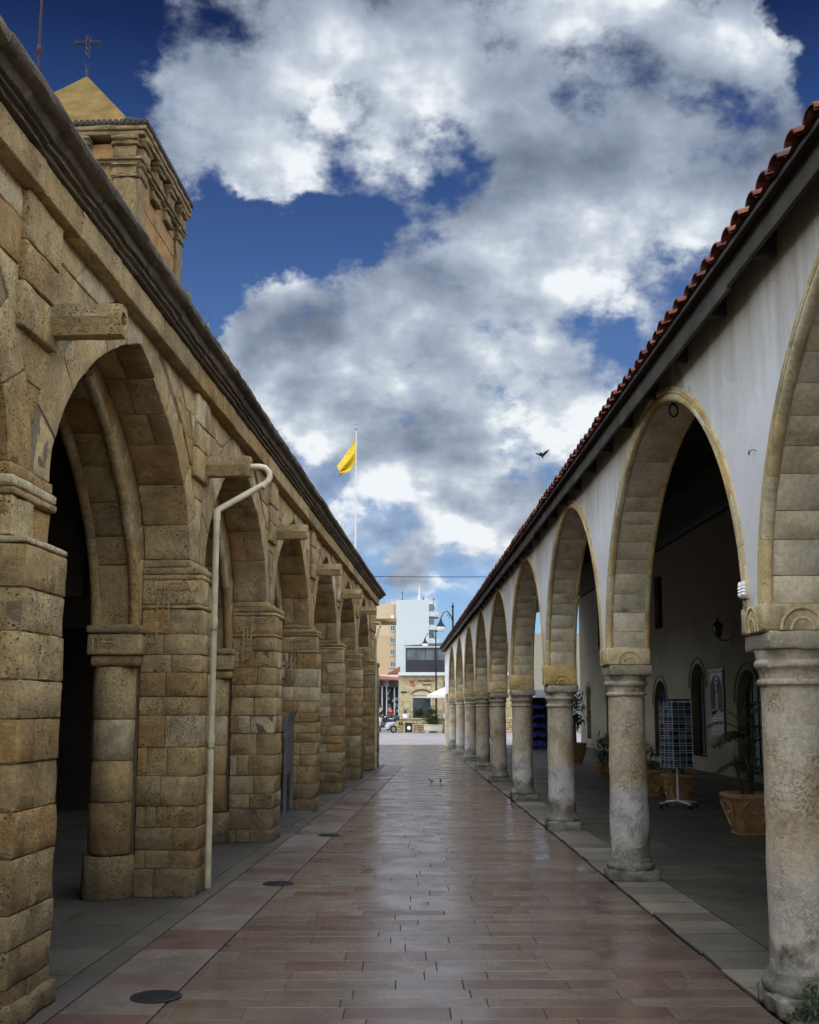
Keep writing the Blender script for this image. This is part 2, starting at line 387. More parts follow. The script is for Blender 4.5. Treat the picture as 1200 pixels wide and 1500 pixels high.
# ------------------------------------------------------------------ arch curve helpers (curves live in a (u, z) plane)
class Curve:
    def __init__(s, c, a, z0, rise, ku, kz, n=96):
        raw = []
        for i in range(n+1 if kz > 0 else 0):
            ph = PI-PI*i/n
            cc = math.cos(ph); ss = max(0.0, math.sin(ph))
            raw.append((c+a*math.copysign(abs(cc)**ku, cc), z0+rise*ss**kz))
        if kz < 0:          # pointed arch: a cubic from the spring to the crown on each side
            raw = []
            for i in range(n+1):
                t = 2*i/n if i <= n/2 else 2-2*i/n
                u = (1-t)**3+3*(1-t)**2*t+3*(1-t)*t*t*.52; zz = 3*(1-t)**2*t*.42+3*(1-t)*t*t*.80+t**3
                raw.append((c-a*u if i <= n/2 else c+a*u, z0+rise*zz))
        s.p = raw; s.L = [0]
        for i in range(n): s.L.append(s.L[-1]+math.dist(raw[i], raw[i+1]))
        s.len = s.L[-1]
    def at(s, t, r=0.0):
        t = min(max(t, 0), s.len); lo = 0; hi = len(s.L)-1
        while hi-lo > 1:
            m = (lo+hi)//2
            if s.L[m] <= t: lo = m
            else: hi = m
        k = (t-s.L[lo])/max(1e-9, s.L[hi]-s.L[lo])
        x = s.p[lo][0]*(1-k)+s.p[hi][0]*k; z = s.p[lo][1]*(1-k)+s.p[hi][1]*k
        # smooth normal from points a little before and after
        e = .06
        def P(tt):
            if tt <= 0: return (s.p[0][0], s.p[0][1]+tt)
            if tt >= s.len: return (s.p[-1][0], s.p[-1][1]-(tt-s.len))
            lo = 0; hi = len(s.L)-1
            while hi-lo > 1:
                m = (lo+hi)//2
                if s.L[m] <= tt: lo = m
                else: hi = m
            k = (tt-s.L[lo])/max(1e-9, s.L[hi]-s.L[lo])
            return (s.p[lo][0]*(1-k)+s.p[hi][0]*k, s.p[lo][1]*(1-k)+s.p[hi][1]*k)
        A = P(t-e); B = P(t+e); dx = B[0]-A[0]; dz = B[1]-A[1]; l = math.hypot(dx, dz) or 1
        return (x-dz/l*r, z+dx/l*r)
    def side(s, r, left, n=40):
        """z -> u of the offset curve, on the left or right half"""
        pts = [s.at(s.len*.5*i/n if left else s.len-s.len*.5*i/n, r) for i in range(n+1)]
        def f(z):
            if z <= pts[0][1]: return pts[0][0]
            for a, b in zip(pts, pts[1:]):
                if a[1] <= z <= b[1]:
                    k = (z-a[1])/max(1e-6, b[1]-a[1]); return a[0]*(1-k)+b[0]*k
            return pts[-1][0]
        return f, pts[-1][1]
def plate(mb, cv, r, u0, u1, ztop, n0, n1, horiz='y', n=48, m=0, cut_soffit=True):
    """wall plate between u0 and u1 with the arch (offset r) cut out of it, from the spring up to ztop; the plane is (n, u, z)"""
    pts = [cv.at(cv.len*i/n, r) for i in range(n+1)]
    us = [(max(u0, min(u1, p[0])), p[1]) for p in pts]
    zb = pts[0][1]
    cols = [(u0, zb)] + us + [(u1, zb)]
    for nn in (n0, n1):
        vs = []; fs = []
        for (u, z) in cols: vs += [(nn, u, min(z, ztop)), (nn, u, ztop)]
        for i in range(len(cols)-1): fs.append((2*i, 2*i+2, 2*i+3, 2*i+1))
        mb.add(vs, fs, m)
    vs = []; fs = []
    for (u, z) in cols: vs += [(n0, u, min(z, ztop)), (n1, u, min(z, ztop))]
    for i in range(len(cols)-1): fs.append((2*i, 2*i+1, 2*i+3, 2*i+2))
    mb.add(vs, fs, m)
    mb.add([(n0,u0,ztop),(n1,u0,ztop),(n1,u1,ztop),(n0,u1,ztop)], [(0,1,2,3)], m)

# =================================================================== LEFT: stone arcade of the church
PIER = [1.80, 5.76, 9.80, 13.76, 17.72, 21.68, 25.64, 29.45]; PW = .62
NF, NU, NB = -2.28, -2.40, -2.81                # pier front, upper wall face, back of the outer order
ORI = (-4.0, 16.0, 0)
church = empty('stone_arcade_building', LW(-4.0, 16.0), -TL)
tag(church, 'long weathered ochre stone arcade with pointed arches along the left side of the street', 'building')
def mb_l(): return MB(off=ORI)
def segsize(s): return .075 if s < 11 else (.13 if s < 16 else .24)
for k, s0 in enumerate(PIER):
    w = PW if k < 7 else 2.1
    sg = segsize(s0); mb = mb_l(); rnd = random.Random(40+k)
    z = 0.0; zc = 2.46; hs = []
    while z < zc-.05:
        h = rnd.uniform(.15, .29)
        if zc-(z+h) < .14: h = zc-z
        hs.append((z, z+h)); z += h
    mb.box(NB+.03, NF-.011, s0+.011, s0+w-.011, 0, 2.44, 1); mb.box(NB+.03, NF-.14, s0+.011, s0+w-.011, 2.441, 2.9, 1)          # mortar core
    g = .0035
    for (za, zb) in hs:
        n1 = rnd.uniform(-2.64, -2.48); j = lambda: rnd.uniform(-.005, .006)
        cut = [s0, s0+w] if (w < 1 and rnd.random() < .55) else ([s0, s0+w*rnd.uniform(.35, .65), s0+w] if w < 1 else [s0, s0+.45+rnd.uniform(0,.2), s0+1.1+rnd.uniform(0,.2), s0+1.65, s0+w])
        for a, b in zip(cut, cut[1:]):
            mb.rbox((n1+g, a+g-(j() if a == s0 else 0), za+g), (NF+j(), b-g+(j() if b == s0+w else 0), zb-g), sg, .006, .009, ns=7)
        if rnd.random() < .35: mids = [NB, -2.73+rnd.uniform(0,.02), n1]
        else: mids = [NB, n1]
        for a, b in zip(mids, mids[1:]):
            mb.rbox((a+g, s0-j(), za+g), (b-g, s0+w+j(), zb-g), sg, .006, .009, ns=7)
    # worn plinth course
    if k == 1: mb.rbox((NB-.02, s0-.02, 0), (NF+.04, s0+w+.02, .12), sg, .02, .02, ns=7)
    o = mb.build('pier', [M['stone'], M['mortar']], church, smooth=50)
    # capital: stacked mouldings with a carved stepped key on the side that faces down the street
    c = mb_l(); e = .0
    fr = NF-(.085 if k == 1 else 0)
    c.rbox((NB, s0-.012, 2.465), (NF+.004, s0+w+.012, 2.50), sg, .008, .008)
    c.rbox((NB, s0-.004, 2.503), (fr+.002, s0+w*.48, 2.72), sg, .008, .012); c.rbox((NB, s0+w*.48+.004, 2.503), (fr-.03, s0+w+.004, 2.72), sg, .008, .014)
    c.rbox((NB, s0-.014, 2.723), (fr+.010, s0+w+.008, 2.765), sg, .01, .008)
    c.rbox((NB, s0-.018, 2.768), (fr+.008, s0+w+.010, 2.83), sg, .014, .010)
    c.rbox((NB, s0-.006, 2.833), (NU+.02, s0+w+.006, 2.90), sg, .01, .010)
    for sd in (-1,):
        y = s0-.004
        for i, (dn, dz) in enumerate(((.0, .0), (.05, .045), (.10, .09))):
            a = NF-.30-dn; b = NF-.12+dn*.2
            c.box(a, a+.016, y-.009, y+.01, 2.36-dz*2.2, 2.70-dz*.6)
            c.box(a+.017, b, y-.009, y+.01, 2.684-dz*.6, 2.70-dz*.6)
            c.box(a-.09, a-.001, y-.009, y+.01, 2.36-dz*2.2, 2.376-dz*2.2)
    c.build('capital', M['stone'], o, smooth=50)
    # engaged half round shaft and corbel behind the outer order
    if k < 8:
        sh = mb_l(); yc = s0+w/2 if w < 1 else s0+.31
        zz = [(.255,.0),(.255,.30),(.235,.36),(.215,.40),(.205,.62),(.206,.63),(.205,1.15),(.207,1.16),(.204,1.92),(.22,1.95)]
        for sd in (-1, 1):
            ye = s0-.02 if sd < 0 else s0+w+.02
            for (z0_, z1_) in ((0,.36),(.365,.80),(.805,1.15),(1.155,1.5),(1.505,1.95)):
                r_ = .225 if z0_ == 0 else .185
                sh.lathe([(r_-.012,z0_),(r_,z0_+.015),(r_,z1_-.015),(r_-.012,z1_)], (-3.03, ye-sd*.04, 0), 18, 0, .018, PI if sd < 0 else 0, 2*PI if sd < 0 else PI)
            # corbel block with a stepped carved key
            lo, hi = (ye-.17, ye+.02) if sd < 0 else (ye-.02, ye+.17)
            sh.rbox((-3.21, lo+(.03 if sd<0 else 0), 1.955), (-2.79, hi-(.03 if sd>0 else 0), 2.05), .1, .03, .008)
            sh.rbox((-3.23, lo, 2.055), (-2.77, hi, 2.235), .1, .015, .008)
            sh.rbox((-3.24, lo-(.02 if sd<0 else 0), 2.24), (-2.76, hi+(.02 if sd>0 else 0), 2.31), .1, .018, .006)
            f = lo if sd < 0 else hi
            for i in range(3):
                a = -3.18+i*.045
                sh.box(a, a+.014, f-.014, f+.014, 2.075+.03*i, 2.20-.0*i)
                sh.box(a+.015, -3.00, f-.012, f+.012, 2.20-.03*i-.014, 2.20-.03*i)
        sh.box(-3.20, -2.82, s0+.03, s0+w-.03, 0, 2.33, 1)
        sh.build('engaged_shaft', [M['stone'], M['mortar']], o, smooth=50)

SPRING = 2.90
for k in range(7):
    s0 = PIER[k]+PW; s1 = PIER[k+1]; a = (s1-s0)/2; c = (s0+s1)/2; sg = segsize(s0-1.5)
    rnd = random.Random(90+k)
    cv = Curve(c, a, SPRING, 1.42, 1, -1)
    # outer order voussoirs
    mb = mb_l(); t = 0.0; n = 0
    while t < cv.len-.02:
        dt = rnd.uniform(.28, .46)
        if cv.len-(t+dt) < .18: dt = cv.len-t
        th = rnd.uniform(.22, .35); mid = rnd.uniform(-2.66, -2.56) if rnd.random() < .5 else None
        fn = lambda P: Vector((P.z, *cv.at(P.x, P.y)))
        for (na, nb) in ([(NB, mid), (mid, NU)] if mid else [(NB, NU)]):
            mb.rbox((t+.004, 0, na+.004), (t+dt-.004, th, nb-.002+rnd.uniform(-.006,.008)), sg*.9, .006, .009, fn, 6)
        t += dt; n += 1
    arch = mb.build('arch', M['stone'], church, smooth=50)
    # inner order: a broad lower band with a roll at each edge
    ci = Curve(c, a-.085, 2.31, 1.915, 1, -1)
    mb = mb_l(); t = 0.0
    while t < ci.len-.02:
        dt = rnd.uniform(.26, .42)
        if ci.len-(t+dt) < .18: dt = ci.len-t
        fn = lambda P: Vector((P.z, *ci.at(P.x, P.y)))
        mb.rbox((t+.003, 0, -3.19), (t+dt-.003, .42, -2.812), sg*1.3, .012, .008, fn, 6)
        for nn in (-3.19, -2.85):
            mb.tube([Vector((nn, *ci.at(t+dt*q/4+(.003 if q == 0 else 0), -.01))) for q in range(5)], .045, 10)
        t += dt
    mb.build('inner_arch', M['stone'], arch, smooth=50)
# upper wall: mortar plate behind, courses of rough blocks in front
core = mb_l(); ends = [(-2.0, PIER[0]+PW/2)]+[(PIER[k]+PW/2, PIER[k+1]+PW/2) for k in range(7)]
for k in range(7):
    s0 = PIER[k]+PW; s1 = PIER[k+1]; cv = Curve((s0+s1)/2, (s1-s0)/2, SPRING, 1.42, 1, -1)
    plate(core, cv, .05, PIER[k]+PW/2, PIER[k+1]+PW/2, 4.62, NU-.011, -2.79, n=40)
core.box(-2.79, NU-.022, PIER[7]+PW/2+.001, 31.50, SPRING, 4.62)
core.box(-2.79, NU-.022, -3.0, PIER[0]+PW/2-.001, 0, 4.62)
core.build('wall_core', M['mortar'], church)
for k in range(8):
    mb = mb_l(); rnd = random.Random(140+k); sg = segsize(PIER[k])
    if k > 0:
        cl = Curve((PIER[k-1]+PW+PIER[k])/2, (PIER[k]-PIER[k-1]-PW)/2, SPRING, 1.42, 1, -1)
        Lf, zl = cl.side(.315, False)
    else: Lf, zl = (lambda z: -3.0), 9
    if k < 7:
        cr = Curve((PIER[k]+PW+PIER[k+1])/2, (PIER[k+1]-PIER[k]-PW)/2, SPRING, 1.42, 1, -1)
        Rf, zr = cr.side(.315, True)
    else: Rf, zr = (lambda z: 31.52), 9
    z = SPRING+.0
    while z < 4.44:
        h = rnd.uniform(.22, .34)
        if 4.46-(z+h) < .14: h = 4.46-z
        za, zb = z, z+h; zm = (za+zb)/2
        w = Rf(zm)-Lf(zm)
        if w > .10:
            nb_ = max(1, int(round(w/rnd.uniform(.42, .7)))); cuts = [0]+[ (i+rnd.uniform(-.22, .22))/nb_ for i in range(1, nb_)]+[1]
            for a_, b_ in zip(cuts, cuts[1:]):
                L = (b_-a_)*w
                def fn(P, a_=a_, b_=b_, L=L):
                    l = Lf(P.z); r = Rf(P.z); q = a_+(b_-a_)*P.y/L
                    return Vector((P.x, l+(r-l)*q, P.z))
                mb.rbox((NU-.16, .004, za+.004), (NU+rnd.uniform(-.008, .010), L-.004, zb-.004), sg, .006, .011, fn, 6)
        z = zb
    mb.build('spandrel', M['stone'], church, smooth=50)
    # flat buttress strip up to the band
    mb = mb_l(); s0 = PIER[k]; w = PW if k < 7 else 2.05; z = 3.66
    while z < 4.42:
        h = rnd.uniform(.2, .3)
        if 4.44-(z+h) < .14: h = 4.44-z
        q = rnd.uniform(.35, .6)*w
        for (ya, yb) in (((.0, q), (q, w-.08)) if rnd.random() < .5 else ((.0, w-.08),)):
            mb.rbox((NU-.03, s0+ya+.004, z+.004), (NU+.042+rnd.uniform(-.005,.006), s0+yb-.004, z+h-.004), sg, .009, .012, None, 6)
        z += h
    mb.build('buttress_strip', M['stone'], church, smooth=50)
# band over the recessed panels, and the weathered cornice
mb = mb_l(); rnd = random.Random(5); s = -2.5
while s < 31.5:
    L = min(rnd.uniform(.6, 1.3), 31.56-s)
    if 31.56-(s+L) < .4: L = 31.56-s
    mb.rbox((-2.86, s+.004, 4.44), (NF-.015+rnd.uniform(-.004,.006), s+L-.004, 4.622), .12 if s < 12 else .3, .010, .007)
    s += L
mb.build('frieze_band', M['stone'], church, smooth=50)
mb = mb_l(); s = -2.5
prof = [(-2.84,4.625),(-2.265,4.625),(-2.262,4.645),(-2.235,4.650),(-2.232,4.672),(-2.205,4.676),(-2.19,4.70),(-2.18,4.715),(-2.145,4.722),(-2.118,4.738),(-2.108,4.762),(-2.115,4.785),(-2.14,4.80),(-2.30,4.835),(-2.84,4.86)]
while s < 31.5:
    L = min(rnd.uniform(.75, 1.2), 31.64-s)
    if 31.64-(s+L) < .4: L = 31.64-s
    dn = rnd.uniform(-.006, .008); dz = rnd.uniform(-.004, .004); m = max(1, int(L/.1)) if s < 14 else 3
    vs = []; fs = []
    for i in range(m+1):
        y = s+.005+(L-.010)*i/m
        for (a_, b_) in prof:
            q = .009*noise.noise(Vector((a_*9, y*5, b_*14)))+.006*noise.noise(Vector((a_*30, y*14, b_*30)))
            vs.append((a_+dn+(q if a_ > -2.8 else 0), y, b_+dz+(q*.6 if b_ > 4.63 else 0)))
    P_ = len(prof)
    for i in range(m):
        for j in range(P_): fs.append((i*P_+j, i*P_+(j+1) % P_, (i+1)*P_+(j+1) % P_, (i+1)*P_+j))
    fs.append(tuple(range(P_))); fs.append(tuple(m*P_+j for j in range(P_))[::-1])
    mb.add(vs, fs); s += L
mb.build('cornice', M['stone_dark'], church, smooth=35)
# porch roof, ceiling, back wall and ends (interior shade painted into the colour)
mb = mb_l(); mb.box(-6.6, -2.87, -2.6, 31.55, 4.50, 4.83); mb.build('roof', M['interior_shade'], church)
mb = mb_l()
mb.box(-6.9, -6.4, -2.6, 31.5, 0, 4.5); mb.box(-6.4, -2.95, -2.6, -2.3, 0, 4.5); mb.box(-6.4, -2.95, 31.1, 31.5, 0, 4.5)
mb.build('back_wall', M['interior_shade'], church)
# transverse walls with low doorways, added to keep the porch dark
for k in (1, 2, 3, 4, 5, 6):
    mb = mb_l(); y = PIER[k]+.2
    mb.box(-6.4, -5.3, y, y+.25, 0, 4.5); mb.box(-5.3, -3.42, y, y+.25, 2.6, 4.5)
    mb.build('added_cross_wall', M['interior_shade'], church)
# water spouts: hexagonal stone gargoyles with a bored end
def spout(s, broken=False, zc=3.84, n0=NU, ln=.44, nm=M['stone']):
    mb = mb_l(); R_ = .108; n = 6; A = [PI/3*i for i in range(6)]
    m = 8; vs = []; fs = []
    for i in range(m+1):
        x = n0-.1+(ln+.1)*i/m
        for a_ in A:
            q = .006*noise.noise(Vector((x*12, a_*3, s*4)))
            rr = R_*(1 if i < m else .97)+q - (.03*abs(noise.noise(Vector((x*5, a_*5, s*9)))) if broken else 0)
            vs.append((x, s+rr*math.cos(a_)*1.0, zc+rr*math.sin(a_)))
    xe = n0+ln
    for rr, xx in ((.06, xe), (.055, xe-.16)):
        for a_ in A: vs.append((xx, s+rr*math.cos(a_), zc+rr*math.sin(a_)))
    for i in range(m+2):
        for j in range(6): fs.append((i*6+j, i*6+(j+1) % 6, (i+1)*6+(j+1) % 6, (i+1)*6+j))
    fs.append(tuple((m+2)*6+j for j in range(6)))
    mb.add(vs, fs)
    return mb.build('water_spout', nm, church, smooth=30)
spouts = [spout(2.6), spout(6.26), spout(10.28), spout(14.25, True), spout(18.25), spout(22.2), spout(26.1), spout(31.35, True, 3.98, NU, .6)]
# plastic downpipes from two spouts
def downpipe(s, xe, bottom=.04):
    mb = mb_l(); r = .029
    z0 = 3.84; x1 = xe+.16
    pts = [(xe-.04, s, z0), (xe+.06, s, z0), (x1-.05, s+.02, z0-.005), (x1-.01, s+.03, z0-.05), (x1-.005, s+.03, z0-.10), (x1-.03, s+.02, z0-.15)]
    mb.tube(pts, r, 14)
    mb.tube([(x1-.03, s+.02, z0-.15), (NF+.06, s-.18, 3.40), (NF+.05, s-.19, 3.36)], r, 14)
    mb.tube([(x1-.045, s+.01, z0-.165), (x1-.07, s-.002, z0-.20)], r*1.18, 14)
    mb.tube([(NF+.05, s-.19, 3.40), (NF+.05, s-.19, 3.30)], r*1.2, 14)
    mb.tube([(NF+.05, s-.19, 3.32), (NF+.05, s-.19, bottom)], r, 14)
    for z in (2.34, 1.29): mb.tube([(NF+.05, s-.19, z), (NF+.05, s-.19, z+.06)], r*1.16, 14)
    p = mb.build('downpipe', M['pvc'], church, smooth=40)
    for z in (2.3, 1.25):
        br = mb_l(); br.tube([(NF+.05+.033*math.cos(a_), s-.19+.033*math.sin(a_), z) for a_ in [2*PI*i/16 for i in range(16)]], .006, 6, True)
        br.build('pipe_bracket', M['metal'], p)
downpipe(10.28, NU+.46); downpipe(29.75, NU+.12)

# =================================================================== RIGHT: white arcade building on columns
COLY = [1.72, 6.28, 10.90, 15.35, 20.15, 25.0, 29.55, 34.5, 39.6, 45.0]
IMP = [2.0, 2.01, 2.0, 1.90, 1.91, 1.92, 1.92, 1.92, 1.92, 1.92]       # top of each impost block
XA, XB = 2.0, 2.38; XC = 2.19
hall = empty('arcade_building', (4.5, 24.0, 0))
tag(hall, 'white plastered arcade building on stone columns with a red tiled roof', 'building')
HO = (4.5, 24.0, 0)
def mb_r(): return MB(off=HO)
protoc = None
def make_column(k, y):
    off = (HO[0], HO[1], 0)
    root = bpy.data.objects.new('column', None)
    zi = IMP[k]; near = k in (1, 2, 3)
    mb = MB(off=(XC, y, 0)); n = 40 if near else 20
    top = zi-.30
    prof = [(.195,.20),(.190,.22)]+[(.184-.014*(i/14)+(.002 if i == 8 else 0), .23+(top-.23)*i/14) for i in range(15)]
    mb.lathe(prof, (XC, y, 0), n, 0, .008)
    sh = mb.build('column', M['column'], hall, smooth=50); sh.location = (XC-HO[0], y-HO[1], 0)
    cp = MB(off=(XC, y, 0))
    z0 = top
    cp.lathe([(.168,z0),(.172,z0+.012),(.186,z0+.018),(.19,z0+.03),(.186,z0+.042),(.174,z0+.048),(.176,z0+.085),(.186,z0+.105),(.198,z0+.112),(.203,z0+.13),(.198,z0+.145),(.19,z0+.152),(.196,z0+.185),(.202,z0+.205)], (XC, y, 0), n, 0, .006)
    cq = cp.build('capital', M['column'], sh, smooth=45)
    cp = MB(off=(XC, y, 0))
    cp.rbox((XA-.0, y-.215, zi-.095), (XB+.03, y+.215, zi), .07 if near else .2, .012, .008, None, 8)
    cp.build('impost', M['impost'], cq, smooth=45)
    b = MB(off=(XC, y, 0))
    b.lathe([(.215,.105),(.222,.12),(.224,.145),(.213,.165),(.203,.172),(.20,.20),(.19,.215)], (XC, y, 0), n, 0, .016)
    b.rbox((XC-.215, y-.22, .0), (XC+.235, y+.22, .11), .06 if near else .2, .02, .022, None, 9)
    b.build('plinth', M['column'], sh, smooth=50)
    return sh
for k, y in enumerate(COLY): make_column(k, y)
# wall plate with the arches cut out, one part per bay
ZT = 4.15
for k in range(9):
    y0, y1 = COLY[k], COLY[k+1]; c = (y0+y1)/2; a = (y1-y0)/2-.185; zs = 2.16; sg = .10 if k < 3 else .3
    z0a = zs
    cv = Curve(c, a, zs, 3.93-zs, 1.08, 1.06)
    mb = mb_r(); plate(mb, cv, .088, y0, y1, ZT, XA, XB, n=56 if k < 4 else 32)
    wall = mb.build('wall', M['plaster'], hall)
    # voussoirs of the soffit
    rnd = random.Random(300+k); mb = mb_r(); t = 0.0
    nv = 34 if k < 5 else 24
    bd = [i/nv for i in range(nv+1) if i/nv < .27 or i/nv > .73] + [.36+rnd.uniform(-.02,.02), .47+rnd.uniform(-.02,.02), .57+rnd.uniform(-.02,.02), .66+rnd.uniform(-.01,.01)]
    bd = sorted(bd[:1]+[b_+rnd.uniform(-.004,.004) for b_ in bd if 0 < b_ < 1]+[1.0])
    for t0, t1 in zip(bd, bd[1:]):
        t0 *= cv.len; t1 *= cv.len
        fn = lambda P: Vector((P.z, *cv.at(P.x, P.y)))
        mb.rbox((t0+.0012, .0, XA+.028), (t1-.0012, .092, XB-.028), .10 if k < 3 else .16, .004, .004, fn, 5)
    arch = mb.build('arch', M['arch_stone'], hall, smooth=40)
    mb = mb_r(); mi_ = mb_r()
    for i in range(nv//2):
        t0 = cv.len*i/(nv//2)+.002; t1 = cv.len*(i+1)/(nv//2)-.002; m_ = 5 if k < 4 else 3
        for (xx, rr, off_) in ((XA+.016, .034, .018), (XA-.004, .014, .058), (XA-.001, .015, .084), (XB-.014, .028, .014)):
            (mb if xx < 2.2 else mi_).tube([Vector((xx, *cv.at(t0+(t1-t0)*q/m_, off_))) for q in range(m_+1)], rr, 10 if k < 3 else 6)
    mb.build('street_moulding', M['mould'], arch, smooth=50); mi_.build('gallery_moulding', M['mould'], arch, smooth=50)
# springer blocks over every impost with little carved arches
for k in range(10):
    y = COLY[k]; zi = IMP[k]; mb = mb_r(); sg = .06 if k < 4 else .3
    mb.rbox((XA-.022, y-.205, zi+.004), (XB+.014, y+.205, 2.165), sg, .014, .009, None, 8)
    for (r_, tr) in ((.115, .009), (.062, .008)):
        for fy in (-.205, .205):
            pts = [(XC+r_*math.cos(t_), y+fy, zi+.008+r_*math.sin(t_)*1.05) for t_ in [PI*i/14 for i in range(15)]]
            mb.tube(pts, tr, 8)
        pts = [(XA-.020, y+r_*.9*math.cos(t_), zi+.008+r_*math.sin(t_)*1.15) for t_ in [PI*i/14 for i in range(15)]]
        mb.tube(pts, tr, 8)
    mb.build('springer', M['mould'], hall, smooth=50)
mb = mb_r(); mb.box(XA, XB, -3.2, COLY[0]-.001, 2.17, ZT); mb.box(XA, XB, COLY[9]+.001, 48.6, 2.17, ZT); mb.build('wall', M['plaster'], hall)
mb = mb_r(); mb.rbox((XA-.01, 48.0, 0), (XB+.01, 48.6, 2.168), .2, .01, .006); mb.build('end_pier', M['arch_stone'], hall, smooth=40)
# eaves: board, brackets, roof with tiles
mb = mb_r()
yy = -3.2
while yy < 48.8:
    L = 3.1; mb.rbox((1.858, yy+.002, 3.955+.012*math.sin(yy*.7)), (1.884, min(yy+L, 48.8)-.002, 4.125), .4, .004, .004); yy += L
mb.build('fascia', M['wood_grey'], hall, smooth=40)
SL = math.tan(math.radians(20.9))
def roofz(x): return 4.115+(x-1.78)*SL
yy = -2.6; rf = None
while yy < 48.5:
    mb = MB(off=(HO[0], yy, 0))
    x0, x1 = 1.886, 4.6 if yy < 30 else 3.0
    mb.box(x0, XA-.003, yy-.03, yy+.03, 3.965, 4.05)
    mb.add([(x0, yy-.04, roofz(x0)-.125), (x0, yy+.04, roofz(x0)-.125), (x0, yy+.04, roofz(x0)-.045), (x0, yy-.04, roofz(x0)-.045),
            (x1, yy-.04, roofz(x1)-.125), (x1, yy+.04, roofz(x1)-.125), (x1, yy+.04, roofz(x1)-.045), (x1, yy-.04, roofz(x1)-.045)],
           [(0,1,2,3),(7,6,5,4),(0,4,5,1),(1,5,6,2),(2,6,7,3),(3,7,4,0)])
    o = mb.build('rafter', M['wood_dark'], hall); o.location.y = yy-HO[1]; yy += .92
mb = mb_r(); x0, x1 = 1.80, 8.8
mb.add([(x0,-3.3,roofz(x0)-.04),(x1,-3.3,roofz(x1)-.04),(x1,48.9,roofz(x1)-.04),(x0,48.9,roofz(x0)-.04),
        (x0,-3.3,roofz(x0)-.015),(x1,-3.3,roofz(x1)-.015),(x1,48.9,roofz(x1)-.015),(x0,48.9,roofz(x0)-.015)],
       [(3,2,1,0),(4,5,6,7),(0,1,5,4),(1,2,6,5),(2,3,7,6),(3,0,4,7)])
mb.build('roof_boards', M['wood_dark'], hall)
tl = mb_r(); rnd = random.Random(11); yy = -3.25
ca = math.cos(math.radians(20.9)); sa = math.sin(math.radians(20.9))
while yy < 48.8:
    for row in range(3 if yy < 49 else 1):
        xs = 1.755+row*.34+rnd.uniform(-.014, .014); L = .42; seg = 7 if yy < 20 else 5
        dy = rnd.uniform(-.018, .018); tw = rnd.uniform(-.02, .02); r0 = .076+rnd.uniform(-.006,.006); r1 = .066; th = .012
        vs = []; fs = []
        for (q, rr) in ((0, r0), (1, r1)):
            for layer in (0, 1):
                for i in range(seg+1):
                    an = PI*i/seg; R_ = rr-(th if layer else 0)
                    x = xs+L*q*ca; z = roofz(xs)+L*q*sa+R_*math.sin(an)*.60+.016*(1-q)+row*.002
                    vs.append((x, yy+dy+tw*q+R_*math.cos(an), z))
        n_ = seg+1
        for i in range(seg):
            fs += [(i, i+1, 2*n_+i+1, 2*n_+i), (n_+i+1, n_+i, 3*n_+i, 3*n_+i+1), (i+1, i, n_+i, n_+i+1), (2*n_+i, 2*n_+i+1, 3*n_+i+1, 3*n_+i)]
        fs += [(0, 2*n_, 3*n_, n_), (seg, n_+seg, 3*n_+seg, 2*n_+seg)]
        tl.add(vs, fs)
    # pan tile between two covers
    vs = []; fs = []; xs = 1.78+rnd.uniform(-.012, .012); n_ = 6
    for q in (0, 1):
        for i in range(n_):
            an = PI+PI*i/(n_-1)
            vs.append((xs+1.2*q*ca, yy+.105+.085*math.cos(an), roofz(xs)+1.2*q*sa+.048+.055*math.sin(an)))
    for i in range(n_-1): fs.append((i, i+1, n_+i+1, n_+i))
    tl.add(vs, fs)
    yy += .21
tl.build('roof_tiles', M['tile'], hall, smooth=40)
mb = mb_r(); n_ = int((48.8+3.25)/.21)*4; vs = []; fs = []
for i in range(n_+1):
    y = -3.25+.21*i/4; d = .045*math.cos(2*PI*i/4)
    for x in (2.5, 8.8): vs.append((x, y, roofz(x)+.05+d))
for i in range(n_): fs.append((2*i, 2*i+1, 2*i+3, 2*i+2))
mb.add(vs, fs); mb.build('upper_roof', M['tile'], hall, smooth=80)
# gallery back wall with openings: doors and windows cut as dark reveals
BX = 7.8
OPEN = [  # y0, y1, z0, z1, arched, kind
 (24.45,26.15,.16,2.44,1,'door'),(28.75,30.2,.36,2.74,1,'shutter'),(32.9,34.6,.16,2.40,1,'door'),(33.1,34.15,3.95,5.55,0,'window'),
 (38.2,39.6,.36,2.6,1,'shutter'),(41.2,42.6,.16,2.4,1,'door'),(43.0,44.0,3.95,5.4,0,'window'),(19.0,20.5,.36,2.7,1,'shutter'),(24.3,25.35,3.95,5.5,0,'window'),(14.5,16.2,.16,2.45,1,'door'),(46.0,47.0,.36,2.5,1,'shutter')]
mb = mb_r()
ys = sorted(set([-3.2, 48.6]+[v for o in OPEN for v in (o[0], o[1])])); zs_ = sorted(set([0, 6.32]+[v for o in OPEN for v in (o[2], o[3])]))
for ya, yb in zip(ys, ys[1:]):
    za_ = None; runs = []
    for z0_, z1_ in zip(zs_, zs_[1:]):
        ym, zm = (ya+yb)/2, (z0_+z1_)/2
        hole = any(o[0] < ym < o[1] and o[2] < zm < o[3] for o in OPEN)
        if not hole:
            if runs and abs(runs[-1][1]-z0_) < 1e-6: runs[-1][1] = z1_
            else: runs.append([z0_, z1_])
    for r_ in runs: mb.box(BX, BX+.5, ya, yb, r_[0], r_[1])
bw = mb.build('back_wall', M['cream'], hall)
